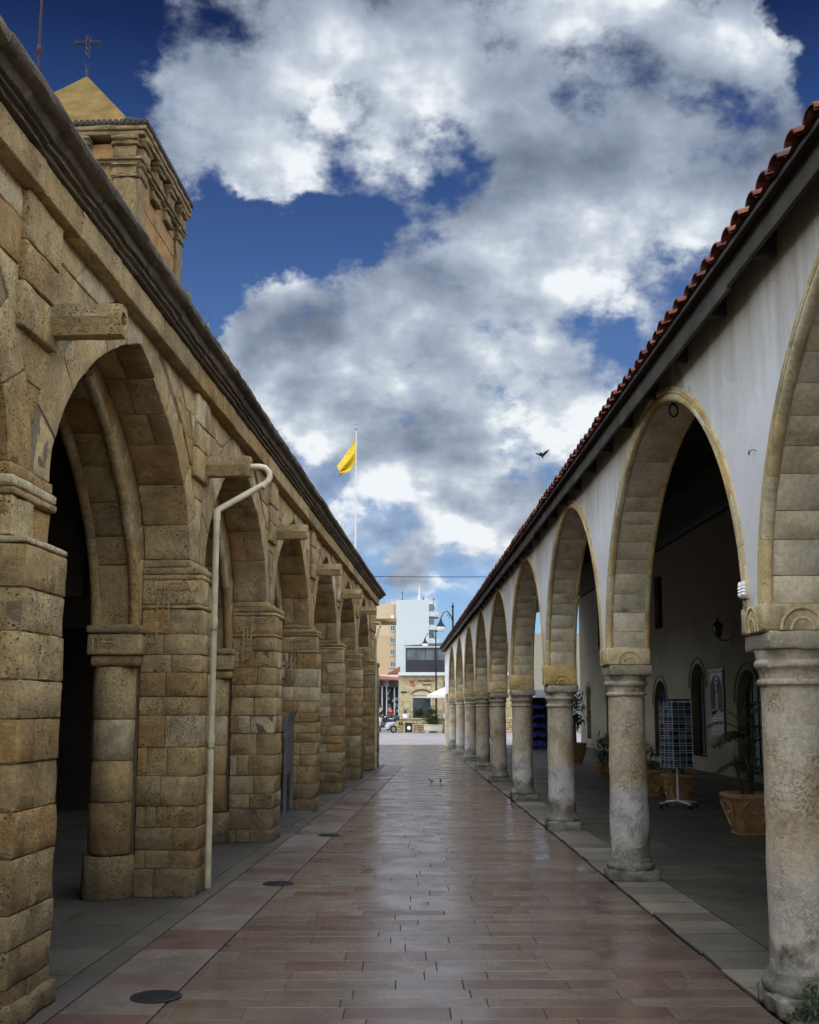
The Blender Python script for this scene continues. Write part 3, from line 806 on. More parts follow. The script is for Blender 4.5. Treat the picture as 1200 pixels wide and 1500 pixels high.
for (y0, y1, z0, z1, ar, kd) in OPEN:
    c = (y0+y1)/2; a = (y1-y0)/2; mb = mb_r()
    if ar:   # fill the corners over the arched head, and a raised surround
        n_ = 16; zc = z1-a*.85
        vs = []; fs = []
        arc = [(c+a*math.cos(PI*i/n_), zc+a*.85*math.sin(PI*i/n_)) for i in range(n_+1)]
        for (y, z) in arc: vs += [(BX+.002, y, z), (BX+.002, y, z1), (BX+.3, y, z), (BX+.3, y, z1)]
        for i in range(n_):
            b = 4*i; fs += [(b, b+4, b+5, b+1), (b, b+2, b+6, b+4)]
        mb.add(vs, fs); mb.build('arched_head', M['cream'], bw)
        s_ = mb_r(); pts = [(BX-.01, y, z+.0) for (y, z) in arc]
        s_.tube([(BX+.0, c+(a+.12)*math.cos(PI*i/n_), zc+(a+.12)*.9*math.sin(PI*i/n_)) for i in range(n_+1)], .035, 6)
        s_.build('hood_moulding', M['cream'], bw, smooth=60)
    f = mb_r()
    if kd == 'window':
        f.box(BX+.16, BX+.19, y0, y1, z0, z1, 0)
        f.box(BX+.12, BX+.155, y0+.001, y0+.06, z0, z1, 1); f.box(BX+.12, BX+.155, y1-.06, y1-.001, z0, z1, 1); f.box(BX+.12, BX+.155, c-.03, c+.03, z0+.001, z1, 1)
        f.build('window', [M['glass'], M['door_brown']], hall)
    else:
        dm = M['door_blue'] if kd == 'door' else M['door_brown']
        f.box(BX+.24, BX+.29, y0, y1, z0, z1, 0)
        for i in range(5): yb = y0+.04+(y1-y0-.08)*i/4; f.box(BX+.215, BX+.239, yb-.02, yb+.02, z0+.05, z1-.1, 0)
        d = f.build('door' if kd == 'door' else 'shutter', dm, hall)
        if kd == 'door':
            h_ = mb_r(); h_.tube([(BX+.20, c+.06, 1.05), (BX+.17, c+.06, 1.07), (BX+.17, c+.06, 1.18), (BX+.20, c+.06, 1.2)], .012, 6); h_.build('handle', M['iron'], d)
mb = mb_r(); mb.tube([(BX-.005, -3, 3.80), (BX-.005, 48.5, 3.78)], .022, 6); mb.build('string_course', M['cream'], hall, smooth=60)
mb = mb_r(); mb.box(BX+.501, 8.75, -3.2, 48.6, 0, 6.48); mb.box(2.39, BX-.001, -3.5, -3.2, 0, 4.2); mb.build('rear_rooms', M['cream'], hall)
# tile ends showing along the top of the inner wall
mb = mb_r(); yy = -2.9
while yy < 48: mb.box(BX-.06, BX-.001, yy, yy+.13, 6.24, 6.315); yy += .26
mb.build('purlin_ends', M['wood_dark'], hall)

# =================================================================== GROUND
def struct(o): o['kind'] = 'structure'; return o
mb = MB(); mb.add([(-500,-60,-.03),(500,-60,-.03),(500,900,-.03),(-500,900,-.03)], [(0,1,2,3)]); struct(mb.build('ground', M['ground'], fix=False))
mb = MB(); mb.add([(-7.5,-3.5,-.02),(8.2,-3.5,-.02),(12,79,-.02),(-9,79,-.02)], [(0,1,2,3)]); struct(mb.build('paving_bed', M['bed'], fix=False))
def xl(n, y): return n/math.cos(TL)+math.tan(TL)*y          # world x of the line n = const at world y
def slab(mb, q, h=.0, g=.003, dz=0.0, tilt=None):
    """one paving stone from its 4 corners, slightly chamfered"""
    cx = sum(p[0] for p in q)/4; cy = sum(p[1] for p in q)/4; vs = []
    def ins(p, d):
        dx = cx-p[0]; dy = cy-p[1]; return (p[0]+math.copysign(min(d, abs(dx)), dx), p[1]+math.copysign(min(d, abs(dy)), dy))
    for (d, z) in ((g, -.018), (g, -.0016), (g+.003, 0)):
        for p in q:
            a = ins(p, d); vs.append((a[0], a[1], z+h+dz+((a[0]-cx)*tilt[0]+(a[1]-cy)*tilt[1] if tilt else 0)))
    fs = [(8,9,10,11)]
    for l in (0, 4): fs += [(l+i, l+(i+1) % 4, l+4+(i+1) % 4, l+4+i) for i in range(4)]
    mb.add(vs, fs)
rnd = random.Random(3)
def T(): return (rnd.uniform(-.004, .004), rnd.uniform(-.004, .004))
mb = MB(); y = -3.0
while y < 50:
    h = rnd.uniform(.18, .31)
    x0 = xl(-1.62, y+h/2) if y < 31.8 else -7; x1 = 1.972 if y < 48.6 else 9.0
    x = x0-rnd.uniform(0, .5); first = True
    while x < x1:
        w = rnd.uniform(.35, .85); xb = min(x+w, x1)
        if x1-xb < .2: xb = x1
        a = max(x, x0)
        if xb-a > .05:
            qa = (xl(-1.62, y) if y < 31.8 and a == x0 else a); qb = (xl(-1.62, y+h) if y < 31.8 and a == x0 else a)
            slab(mb, [(qa, y), (xb, y), (xb, y+h), (qb, y+h)], 0, .0016, rnd.uniform(-.001, .001), T())
        x = xb
    y += h
struct(mb.build('street_paving', M['paver'], fix=False))
mb = MB()
while y < 76:
    h = rnd.uniform(.5, .6); x = -8.5-rnd.uniform(0, .5)
    while x < 11:
        w = rnd.uniform(.7, 1.3); slab(mb, [(x, y), (x+w, y), (x+w, y+h), (x, y+h)], 0, .003, 0, T()); x += w
    y += h
M['paver_plaza'] = paver_mat('pale_pink_plaza_pavers', [(.27,.232,.218),(.30,.26,.245),(.25,.215,.20),(.285,.245,.23)], gloss=(.4,.6), stain=(.3,.26,.24))
struct(mb.build('plaza_paving', M['paver_plaza'], fix=False))
mb = MB(); s = -3.0
def lw2(n, s): p = LW(n, s); return (p[0], p[1])
while s < 31.8:
    L = rnd.uniform(.38, .85); slab(mb, [lw2(-2.145, s), lw2(-1.63, s), lw2(-1.63, s+L), lw2(-2.145, s+L)], 0, .003, 0, T()); s += L
struct(mb.build('border_paving', M['paver_border'], fix=False))
mb = MB()
for (na, nb, l0, l1) in ((-2.335,-2.15,.8,1.5),(-3.0,-2.34,.7,1.0),(-3.75,-3.005,.8,1.1),(-4.6,-3.755,.7,1.1),(-6.4,-4.605,.7,1.1)):
    s = -3.0+rnd.random()
    while s < 31.9:
        L = rnd.uniform(l0, l1); slab(mb, [lw2(na, s), lw2(nb, s), lw2(nb, s+L), lw2(na, s+L)], .002, .003, rnd.uniform(-.002,.002), T()); s += L
struct(mb.build('walkway', M['flag'], fix=False))
mb = MB(); y = -3.0
while y < 48.5:
    L = rnd.uniform(.34, .62); x0 = 1.985+rnd.uniform(-.008, .01); slab(mb, [(x0, y), (2.465, y), (2.465, y+L), (x0+rnd.uniform(-.008,.01), y+L)], .012, .008, rnd.uniform(-.003, .004), (rnd.uniform(-.01,.01), rnd.uniform(-.01,.01))); y += L
struct(mb.build('kerb_strip', M['kerb'], fix=False))
mb = MB()
cols_ = [2.475, 3.15, 3.9, 4.6, 5.35, 6.1, 6.9, 7.8]
for a, b in zip(cols_, cols_[1:]):
    y = -3.0+rnd.random()*.5
    while y < 48.5:
        L = rnd.uniform(.55, .95); slab(mb, [(a, y), (b, y), (b, y+L), (a, y+L)], .008, .004, rnd.uniform(-.002, .003), T()); y += L
struct(mb.build('gallery_floor', M['flag'], fix=False))
struct(MB().build('side_street', M['bed'])) if False else None
mb = MB(); mb.add([(-14,79,-.022),(12,79,-.022),(12,300,-.022),(-14,300,-.022)], [(0,1,2,3)]); struct(mb.build('side_street', M['paver_plaza'], fix=False))

# manhole covers
for i, (x, y, lab) in enumerate(((-1.35, 6.6, 'round black iron cover set in the paving, the nearest and largest of the covers'),
                                 (-1.10, 10.69, 'round iron cover in the left border slabs, the middle one of the three covers'),
                                 (-.88, 14.65, 'small iron cover in the left border slabs, the farthest of the three covers'))):
    o = empty('manhole_cover', (x, y, 0)); tag(o, lab, 'manhole cover', 'iron covers along the left border of the paving')
    m = MB(); m.lathe([(.128,.0),(.128,.006),(.124,.008),(.0005,.008)], (0,0,0), 40)
    for k in range(-4, 5):
        l = math.sqrt(.115**2-(k*.025)**2); m.box(-l, l, k*.025-.004, k*.025+.004, .008, .0105)
    m.build('lid', M['castiron'], o, smooth=30)
    m = MB(); m.lathe([(.129,.002),(.129,.007),(.142,.007),(.142,.002)], (0,0,0), 40); m.build('rim', M['castiron'], o, smooth=30)

# =================================================================== BELL TOWER
N0, N1, S0, S1 = -10.35, -6.75, 22.05, 25.65; NC, SC = -8.55, 23.85
tower = empty('bell_tower', LW(NC, SC), -TL); tag(tower, 'square warm stone bell tower rising behind the stone arcade', 'tower')
def mb_t(): return MB(off=(NC, SC, 0))
mb = mb_t()
z = 0.0
while z < 13.4:
    h = .42; mb.rbox((N0, S0, z+.003), (N1, S1, z+h-.003) if z+h < 13.4 else (N1, S1, 13.4), .3 if z > 8 else 1.0, .012, .030, None, 1.9); z += h
mb.build('wall', M['tower'], tower, smooth=40)
mb = mb_t(); t_ = mb_t()
for side in ('near', 'street', 'back', 'far'):
    for p in range(4):
        q = -.02+p*1.05+.0; w = .50
        for (za, zb, pr, ex) in ((8.0, 12.62, .07, 0), (12.62, 12.70, .12, .03), (12.70, 12.86, .09, .01), (12.86, 12.93, .14, .04), (13.05, 13.30, .13, .0), (13.30, 13.40, .19, .03), (13.40, 13.50, .24, .05)):
            if za == 8.0 and p in (1, 2): continue
            a, b = q-ex, q+w+ex
            if side == 'near': lo, hi = (N1-b, S0-pr, za), (N1-a, S0+.05, zb)
            elif side == 'street': lo, hi = (N1-.05, S0+a, za), (N1+pr, S0+b, zb)
            elif side == 'far': lo, hi = (N1-b, S1-.05, za), (N1-a, S1+pr, zb)
            else: lo, hi = (N0-pr, S0+a, za), (N0+.05, S0+b, zb)
            t_.rbox(lo, hi, .16, .022, .05, None, 6)
t_.build('pilasters', M['tower_trim'], tower, smooth=50)
c_ = mb_t()
for (za, zb, pr) in ((12.935, 12.985, .10), (12.985, 13.045, .16), (13.505, 13.60, .20), (13.60, 13.70, .24)):
    c_.rbox((N0-pr, S0-pr, za), (N1+pr, S1+pr, zb), .2, .02, .02, None, 4)
c_.build('cornice', M['tower_trim'], tower, smooth=50)
r_ = mb_t(); E0 = .27
n_ = 34
for k in range(n_):
    for (ax, f) in (('n', S0-E0), ('n', S1+E0), ('s', N0-E0), ('s', N1+E0)):
        L0 = (N0-E0 if ax == 'n' else S0-E0); st = (3.6+2*E0)/n_; u = L0+st*(k+.5)
        cx_, cy_ = (u, f) if ax == 'n' else (f, u)
        dx, dy = (0, 1 if f < SC else -1) if ax == 'n' else ((1 if f < NC else -1), 0)
        r_.tube([(cx_, cy_, 13.765), (cx_+dx*.5, cy_+dy*.5, 13.84)], st*.42, 8)
r_.box(N0-.24, N1+.24, S0-.24, S1+.24, 13.705, 13.76)
r_.build('tile_edge', M['wood_dark'], tower, smooth=60)
p_ = mb_t(); hb = 1.62
p_.add([(NC-hb-.3, SC-hb-.3, 13.80), (NC+hb+.3, SC-hb-.3, 13.80), (NC+hb+.3, SC+hb+.3, 13.80), (NC-hb-.3, SC+hb+.3, 13.80),
        (NC-hb, SC-hb, 13.95), (NC+hb, SC-hb, 13.95), (NC+hb, SC+hb, 13.95), (NC-hb, SC+hb, 13.95), (NC, SC, 16.05)],
       [(0,1,5,4),(1,2,6,5),(2,3,7,6),(3,0,4,7),(4,5,8),(5,6,8),(6,7,8),(7,4,8),(3,2,1,0)])
p_.build('roof', M['tower_roof'], tower)
cr = mb_t(); r0 = .021
def cyc(pts, rr=r0): cr.tube([(NC+a*1.12, SC, 16.05+b*1.1) for a, b in pts], rr, 6, True)
def ln(pts, rr=r0): cr.tube([(NC+a*1.12, SC, 16.05+b*1.1) for a, b in pts], rr, 6)
ln([(0, -.1), (0, .16)], .03); ln([(0, .14), (0, .2)], .022)
cyc([(0, .18), (.085, .34), (0, .44), (-.085, .34)])
for sg_ in (-1, 1):
    ln([(sg_*.04*math.cos(i*PI/2*1.0), .42+.06*i) for i in range(6)], r0)
    # side arms: two wavy bars and a lozenge end
    ln([(sg_*(.02+.04*i), .76+.03*math.sin(i*1.6)) for i in range(7)]); ln([(sg_*(.02+.04*i), .76-.03*math.sin(i*1.6)) for i in range(7)])
    cyc([(sg_*.22, .76), (sg_*.30, .845), (sg_*.385, .76), (sg_*.30, .675)]); cyc([(sg_*.26, .76), (sg_*.30, .80), (sg_*.34, .76), (sg_*.30, .72)], .014)
    ln([(sg_*.045, .76+.04*i) for i in range(4)], .014)
cyc([(0, .86), (.08, .95), (0, 1.06), (-.08, .95)]); cyc([(0, .91), (.035, .95), (0, .99), (-.035, .95)], .014)
cyc([(.05*math.cos(i*PI/5), .76+.05*math.sin(i*PI/5)) for i in range(10)], .02)
cr.build('cross', M['iron'], tower, smooth=60)

# =================================================================== SMALL THINGS
# lightning mast on the stone roof
p = LW(-4.0, 9.83); o = empty('roof_mast', (p[0], p[1], 4.83)); tag(o, 'thin rusty iron mast standing on the stone arcade roof at the far left', 'mast')
m = MB(); m.tube([(0,0,0),(0,0,2.9),(0,0,4.2)], [.013,.012,.010], 8); m.box(-.09,.09,-.09,.09,0,.02); m.build('pole', M['rust'], o, smooth=60)
m = MB()
for z in (2.62, 2.78, 2.95):
    for i in range(4): m.tube([(0,0,z), (.06*math.cos(i*PI/2+z), .06*math.sin(i*PI/2+z), z+.03)], .005, 5)
m.lathe([(.015,2.98),(.025,3.02),(.015,3.06)], (0,0,0), 10); m.build('clamp', M['rust'], o)
# flagpole
o = empty('flagpole', (-1.93, 50, 0)); tag(o, 'tall pale flagpole flying a yellow flag beyond the stone arcade', 'flagpole')
m = MB(); m.tube([(0,0,0),(0,0,8),(.0,0,14.1)], [.055,.042,.022], 12); m.lathe([(.2,0),(.2,.12),(.09,.2)], (0,0,0), 16); m.build('pole', M['pole'], o, smooth=50)
m = MB(); m.lathe([(.02,14.1),(.06,14.16),(.02,14.22)], (0,0,0), 10); m.tube([(0,0,14.2),(0,0,14.52)], .018, 6); m.tube([(-.12,0,14.38),(.12,0,14.38)], .018, 6); m.build('cross_finial', M['metal'], o)
m = MB(); nu, nv = 22, 16; vs = []; fs = []
for layer in (0, 1):
    for i in range(nu+1):
        for j in range(nv+1):
            u = i/nu; v = j/nv              # u away from the pole, v down
            hoist = Vector((-.03, 0, 13.72-1.05*v)); fly = Vector((-.86+.10*v+.14*math.sin(v*PI), 0, 12.42-.50*v-.12*math.sin(v*6)))
            P_ = hoist*(1-u)+fly*u; P_.z -= .34*u*(1-u)*(v-.1)*1.1-.0
            P_.x += .14*v*math.sin(u*PI)*.9
            P_.y += .16*math.sin(v*9+u*3.2)*u**.6+.05*math.sin(v*21+u*5)*u
            vs.append((P_.x, P_.y+layer*.006, P_.z))
W_ = nv+1; Nn = (nu+1)*W_
for i in range(nu):
    for j in range(nv):
        a = i*W_+j; fs += [(a, a+1, a+W_+1, a+W_), (Nn+a, Nn+a+W_, Nn+a+W_+1, Nn+a+1)]
m.add(vs, fs); m.build('flag', M['flag_yellow'], o, smooth=80, fix=False)
# overhead cable
m = MB(); pts = [(-6+ .7*i, 60, 8.55+.10*((i-12)/12)**2) for i in range(25)]; m.tube(pts, .018, 6)
tag(m.build('overhead_cable', M['iron']), 'thin dark cable strung across the far end of the street', 'cable')
# flying pigeon
def bird_body(m, L=.3, r=.055):
    m.lathe([(.002,-L*.5),(r*.5,-L*.35),(r,-.05*L),(r*.95,.12*L),(r*.55,.32*L),(r*.5,.42*L),(r*.3,.5*L),(.002,.54*L)], (0,0,0), 12)
m = MB(); bird_body(m, .34, .06)
b = MB()
for x, y, z in m.v: b.v.append((x, z, -y*.9))      # turn the lathe to lie along y
b.f = m.f; b.mi = m.mi
b.add([(-.05,-.14,0),(.05,-.14,0),(.075,-.30,.01),(-.075,-.30,.01),(-.05,-.14,-.012),(.05,-.14,-.012),(.075,-.30,-.002),(-.075,-.30,-.002)], [(0,1,2,3),(7,6,5,4),(0,3,7,4),(1,5,6,2),(3,2,6,7),(0,4,5,1)])
bird = b.build('flying_pigeon', M['iron'], smooth=60); bird.location = (5.22, 40, 10.66); bird.scale = (.62,.62,.62); bird.rotation_euler = (math.radians(-35), 0, math.radians(-30))
tag(bird, 'dark bird in flight over the red tiled roof', 'bird')
for sg_ in (-1, 1):
    w = MB(); vs = []; fs = []
    for i in range(7):
        t = i/6; x = sg_*(.03+.36*t if sg_ > 0 else .03+.42*t); zz = .34*t**.9*(1.2 if sg_ > 0 else .62); ch = .12*(1-t**2)+.015
        vs += [(x, ch*.6-.06*t, zz), (x, -ch-.06*t, zz+.01), (x, ch*.6-.06*t, zz+.012), (x, -ch-.06*t, zz+.022)]
    for i in range(6):
        a = 4*i; fs += [(a, a+4, a+5, a+1), (a+2, a+3, a+7, a+6), (a, a+2, a+6, a+4), (a+1, a+5, a+7, a+3)]
    w.add(vs, fs); w.build('wing', M['iron'], bird, smooth=60)
for i, (x, lab) in enumerate(((.70, 'small dark pigeon standing on the red paving, the left one of two'), (.90, 'small dark pigeon standing on the red paving, the right one of two'))):
    m = MB(); bird_body(m, .2, .036); b = MB()
    for X, Y, Z in m.v: b.v.append((X, Z, .12+Y+Z*.5))
    b.f = list(m.f); b.mi = list(m.mi)
    for q in (-.015, .015): b.tube([(q, 0, .0), (q, 0, .09)], .006, 5)
    b.lathe([(.002,-.02),(.018,-.005),(.018,.01),(.002,.025)], (0,.09,.19), 8)
    o = b.build('pigeon', M['scooter_black'], smooth=60); o.scale = (.6,.6,.6); o.location = (x, 24.3, 0); o.rotation_euler.z = 1.2+i*2.0
    tag(o, lab, 'bird', 'pigeons on the paving')
# insulators with a loose wire on the white wall over the first column
o = empty('wire_insulators', (1.985, 6.36, 2.24)); o.scale = (.6,.6,.6); tag(o, 'pair of white ceramic insulators fixed low on the white wall above the nearest column', 'insulator')
for dy in (-.055, .055):
    m = MB(); m.lathe([(.012,-.06),(.02,-.05),(.028,-.035),(.018,-.02),(.028,-.005),(.018,.01),(.028,.025),(.018,.04),(.026,.055),(.018,.07),(.014,.09)], (-.05, dy, .03), 12); m.build('insulator', M['white'], o, smooth=60)
m = MB(); m.tube([(0,-.055,-.05),(-.05,-.055,-.05),(-.05,.055,-.05),(0,.055,-.05)], .006, 6); m.tube([(-.05,0,-.05),(-.045,.01,-.10),(-.02,-.01,-.13),(-.02,.02,-.16)], .004, 5); m.build('bracket', M['iron'], o)
m = MB(); m.tube([(1.995,6.12,3.02),(1.975,6.14,3.03),(1.97,6.16,3.025),(1.975,6.19,3.035),(1.98,6.22,3.02)], .0025, 5); m.tube([(1.97,6.16,3.025),(1.965,6.155,3.0)], .0025, 5)
tag(m.build('loose_wire', M['iron']), 'short loose wire end sticking out of the white wall beside the nearest arch', 'wire')
# iron ring hanging from the crown of the second arch
m = MB(); m.tube([(2.10,8.35,3.97),(2.10,8.35,3.90)], .007, 6); m.tube([(2.10+.032*math.cos(a_), 8.35, 3.85+.05*math.sin(a_)) for a_ in [2*PI*i/16 for i in range(16)]], .008, 6, True)
tag(m.build('hanging_ring', M['iron'], smooth=60), 'iron ring hanging under the crown of the first full white arch', 'ring')
# wall lantern
o = empty('wall_lantern', (7.79, 26.35, 3.2)); tag(o, 'black iron lantern on a bracket on the gallery wall beside the nearest column', 'lantern')
m = MB(); m.tube([(0,0,0),(-.10,0,-.05),(-.22,0,-.03),(-.30,0,.05)], .014, 8); m.box(-.012,0,-.05,.05,-.10,.08); m.build('bracket', M['iron'], o, smooth=60)
m = MB()
for a_ in range(4):
    c0, s0_ = math.cos(PI/4+a_*PI/2), math.sin(PI/4+a_*PI/2)
    m.tube([(-.30+.075*c0, .075*s0_, .07), (-.30+.13*c0, .13*s0_, .30)], .010, 6)
m.lathe([(.02,.04),(.08,.06),(.085,.075)], (-.30,0,0), 4, a0=PI/4, a1=PI/4+2*PI); m.lathe([(.155,.295),(.15,.31),(.06,.40),(.03,.42),(.035,.45),(.006,.50)], (-.30,0,0), 4, a0=PI/4, a1=PI/4+2*PI)
m.build('frame', M['iron'], o)
m = MB(); m.lathe([(.068,.08),(.118,.292)], (-.30,0,0), 4, a0=PI/4, a1=PI/4+2*PI); m.build('glass', M['amber_glass'], o)
# patterned panel on the gallery wall
o = empty('patterned_panel', (7.79, 27.65, .92)); tag(o, 'tall black framed panel with white arched pattern hung on the gallery wall', 'panel')
m = MB(); m.box(-.03, 0, -.62, .62, 0, 1.62); m.build('board', M['black'], o)
m = MB()
for (a, b, c_, d_) in ((-.62,.62,0,.06),(-.62,.62,1.56,1.62),(-.62,-.56,.061,1.559),(.56,.62,.061,1.559),(-.559,.559,.10,.14),(-.559,.559,.50,.55),(-.559,.559,.60,.63)): m.box(-.036, -.0301, a*.93, b*.93, c_*.96+.03, d_*.96+.03)
for r_ in (.46,.36,.26,.16): m.tube([(-.033, r_*math.cos(PI*i/16), .95+r_*1.1*math.sin(PI*i/16)) for i in range(17)], .022, 5); m.tube([(-.033,-r_,.66),(-.033,-r_,.95)], .022, 5); m.tube([(-.033,r_,.66),(-.033,r_,.95)], .022, 5)
for i in range(5): m.box(-.036, -.0301, -.5, .5, .17+i*.062, .195+i*.062)
m.build('pattern', plain('grey_white_print', (.26,.25,.22), .7), o)
# postcard rack
o = empty('postcard_rack', (4.50, 18.45, 0)); tag(o, 'revolving white wire rack full of blue postcards standing on the gallery floor', 'postcard rack'); o.rotation_euler.z = .35
m = MB(); m.tube([(0,0,.10),(0,0,1.72)], .018, 10)
for a_ in range(4): c0, s0_ = math.cos(a_*PI/2), math.sin(a_*PI/2); m.tube([(0,0,.12),(.34*c0,.34*s0_,.09)], .018, 8)
m.build('stand', M['white_metal'], o, smooth=60)
m = MB()
for a_ in range(4): m.lathe([(.03,0),(.034,.01),(.034,.06),(.03,.07)], (.33*math.cos(a_*PI/2), .33*math.sin(a_*PI/2), 0), 12)
m.build('caster', M['rubber'], o, smooth=60)
cardm = [plain('postcard_'+n, c, .35, .35, 18) for n, c in (('sea_blue',(.03,.07,.14)),('pale_sky',(.10,.15,.20)),('deep_blue',(.012,.03,.08)),('sand',(.11,.09,.06)),('green',(.03,.05,.03)),('maroon',(.06,.015,.015)),('pale',(.15,.15,.145)))]
m = MB(); wr = MB(); rnd = random.Random(21)
for a_ in range(4):
    co, si = math.cos(a_*PI/2), math.sin(a_*PI/2)
    def R(x, y, z): return (co*x-si*y, si*x+co*y, z)
    for row in range(9):
        z0 = .66+row*.115
        for cl in range(3):
            x0 = -.18+cl*.122
            q = [R(x0+.006, -.185, z0), R(x0+.114, -.185, z0), R(x0+.114, -.170, z0+.105), R(x0+.006, -.170, z0+.105)]
            qq = [R(x0+.006, -.181, z0), R(x0+.114, -.181, z0), R(x0+.114, -.166, z0+.105), R(x0+.006, -.166, z0+.105)]
            m.add(q+qq, [(0,1,2,3),(7,6,5,4),(0,4,5,1),(1,5,6,2),(2,6,7,3),(3,7,4,0)], rnd.choice([0,0,1,1,2,2,3,4,5,6,0,2]))
        wr.tube([R(-.19,-.192,z0+.035), R(.19,-.192,z0+.035)], .004, 4); wr.tube([R(-.19,-.20,z0), R(.19,-.20,z0)], .004, 4)
    for cl in range(4): x0 = -.183+cl*.122; wr.tube([R(x0,-.19,.64), R(x0,-.175,1.71)], .005, 4)
m.build('postcards', cardm, o, fix=False); wr.build('wire_pockets', M['white_metal'], o)
m = MB(); m.box(-.18,.18,-.165,.165,1.712,1.74); m.build('top_plate', cardm[2], o)

# plants ------------------------------------------------
def leaf(m, p, d, L, w, up=Vector((0,0,1)), curl=.3, n=3):
    d = d.normalized(); sd = d.cross(up)
    if sd.length < .01: sd = Vector((1,0,0))
    sd.normalize(); nn = sd.cross(d); vs = []; fs = []
    for i in range(n+1):
        t = i/n; ww = w*math.sin(PI*(.12+.86*t))*.5; c_ = p+d*L*t-nn*0-Vector((0,0,1))*curl*L*t*t
        vs += [tuple(c_-sd*ww), tuple(c_+sd*ww)]
    for i in range(n): fs.append((2*i, 2*i+1, 2*i+3, 2*i+2))
    m.add(vs, fs)
def pot(parent, w, h):
    m = MB()
    def ring(hw, z, r=0.0):
        out = []
        for i in range(32):
            a = 2*PI*i/32+PI/4; c0, s0_ = math.cos(a), math.sin(a); k = 1/max(abs(c0), abs(s0_)); k = min(k, 1.28)
            out.append((hw*c0*k, hw*s0_*k, z))
        return out
    prof = [(.30,0),(.32,.015),(.32,.05),(.28,.065),(.31,.12),(.36,.30),(.40,.60),(.445,.80),(.48,.88),(.50,.90),(.50,.965),(.47,1.0),(.43,1.0),(.41,.90)]
    vs = []
    for (r_, z) in prof: vs += ring(r_*w, z*h)
    fs = []
    for i in range(len(prof)-1):
        for k in range(32): fs.append((i*32+k, i*32+(k+1) % 32, (i+1)*32+(k+1) % 32, (i+1)*32+k))
    fs.append(tuple(range(32))[::-1]); m.add(vs, fs)
    b = m.build('pot', M['terracotta'], parent, smooth=35)
    # carved swags on the four sides
    m = MB()
    for a_ in range(4):
        co, si = math.cos(a_*PI/2), math.sin(a_*PI/2)
        def R(x, y, z): return (co*x-si*y, si*x+co*y, z)
        for sg_ in (-1, 1):
            m.tube([R(sg_*w*(.05+.24*math.sin(t*PI*.9)), -w*(.325+.13*t)-.004, h*(.18+.62*t)) for t in [i/8 for i in range(9)]], .012*w/.5, 6)
            m.tube([R(sg_*w*(.30-.10*math.cos(t*PI)), -w*(.34+.125*t)-.002, h*(.22+.6*t)) for t in [i/6 for i in range(7)]], .009*w/.5, 6)
        m.lathe([(.001,-.03),(.03,-.015),(.035,0),(.03,.02),(.001,.035)], R(0, -w*.40, h*.52), 8)
    m.build('relief', M['terracotta'], b, smooth=60)
    m = MB(); m.add(ring(.42*w, .93*h), [tuple(range(32))]); m.build('soil', M['soil'], b, fix=False)
def palm(parent, h0, n, L, seed, mat, spread=1.0):
    rnd = random.Random(seed); m = MB(); st = MB()
    for i in range(n):
        az = i*2.4+rnd.uniform(-.3, .3); el = rnd.uniform(.25, 1.25)/spread; base = Vector((rnd.uniform(-.04,.04), rnd.uniform(-.04,.04), h0*rnd.uniform(.75, 1)))
        d = Vector((math.cos(az)*math.cos(el), math.sin(az)*math.cos(el), math.sin(el))); l_ = L*rnd.uniform(.7, 1.1); pts = []
        for k in range(9):
            t = k/8; pts.append(base+d*l_*t-Vector((0,0,1))*l_*.55*t*t)
        st.tube(pts, [.009*(1-k/10) for k in range(9)], 5)
        for k in range(2, 9):
            tan = (pts[k]-pts[k-1]).normalized(); sd = tan.cross(Vector((0,0,1))).normalized()
            for sg_ in (-1, 1):
                for e in (0, .5):
                    leaf(m, pts[k]-(pts[k]-pts[k-1])*e, tan*.55+sd*sg_*.9+Vector((0,0,rnd.uniform(-.1,.3))), .24*L/.8*(1.1-.55*k/8), .024, curl=.35)
    m.build('fronds', mat, parent, fix=False); st.build('stems', M['leaf'], parent, smooth=60)
def bush(parent, c, r, n, seed, mat, size=.05, name='foliage'):
    rnd = random.Random(seed); m = MB()
    for i in range(n):
        u = Vector((rnd.gauss(0,1), rnd.gauss(0,1), rnd.gauss(0,1))).normalized()
        k = rnd.random()**.45; lump = .72+.42*noise.noise(u*2.1+Vector((seed, 0, 0)))
        p = Vector(c)+Vector((u.x*r[0], u.y*r[1], u.z*r[2]))*k*lump
        leaf(m, p, (u+Vector((rnd.uniform(-.7,.7), rnd.uniform(-.7,.7), rnd.uniform(-.2,.8)))), size*rnd.uniform(.7, 1.5), size*.42, curl=.25, n=2)
    return m.build(name, mat, parent, fix=False)
o = empty('potted_palm', (4.50, 14.75, 0)); tag(o, 'slender palm in a carved square terracotta pot beside the nearest column', 'potted plant'); pot(o, .62, .52)
m = MB(); m.tube([(0,0,.45),(.02,.01,.8),(-.02,.0,1.15)], [.04,.03,.022], 8); m.tube([(.05,.03,.45),(.09,.05,.9),(.10,.06,1.5)], [.03,.022,.016], 8); m.tube([(-.05,.03,.45),(-.12,.02,.8),(-.16,.0,1.0)], [.025,.02,.014], 8); m.build('trunk', M['bark'], o, smooth=60)
palm(o, 1.5, 16, .62, 5, M['leaf']); palm(o, .95, 12, .5, 9, M['leaf'])
o = empty('potted_bush', (4.72, 19.35, 0)); tag(o, 'dark leafy bush in a carved terracotta pot directly behind the postcard rack', 'potted plant'); pot(o, .50, .50)
bush(o, (0,0,.72), (.24,.24,.30), 420, 3, M['leaf'], .07)
o = empty('potted_flowers', (4.68, 21.1, 0)); tag(o, 'carved terracotta pot of red flowers between the postcard rack and the next column', 'potted plant'); pot(o, .46, .48)
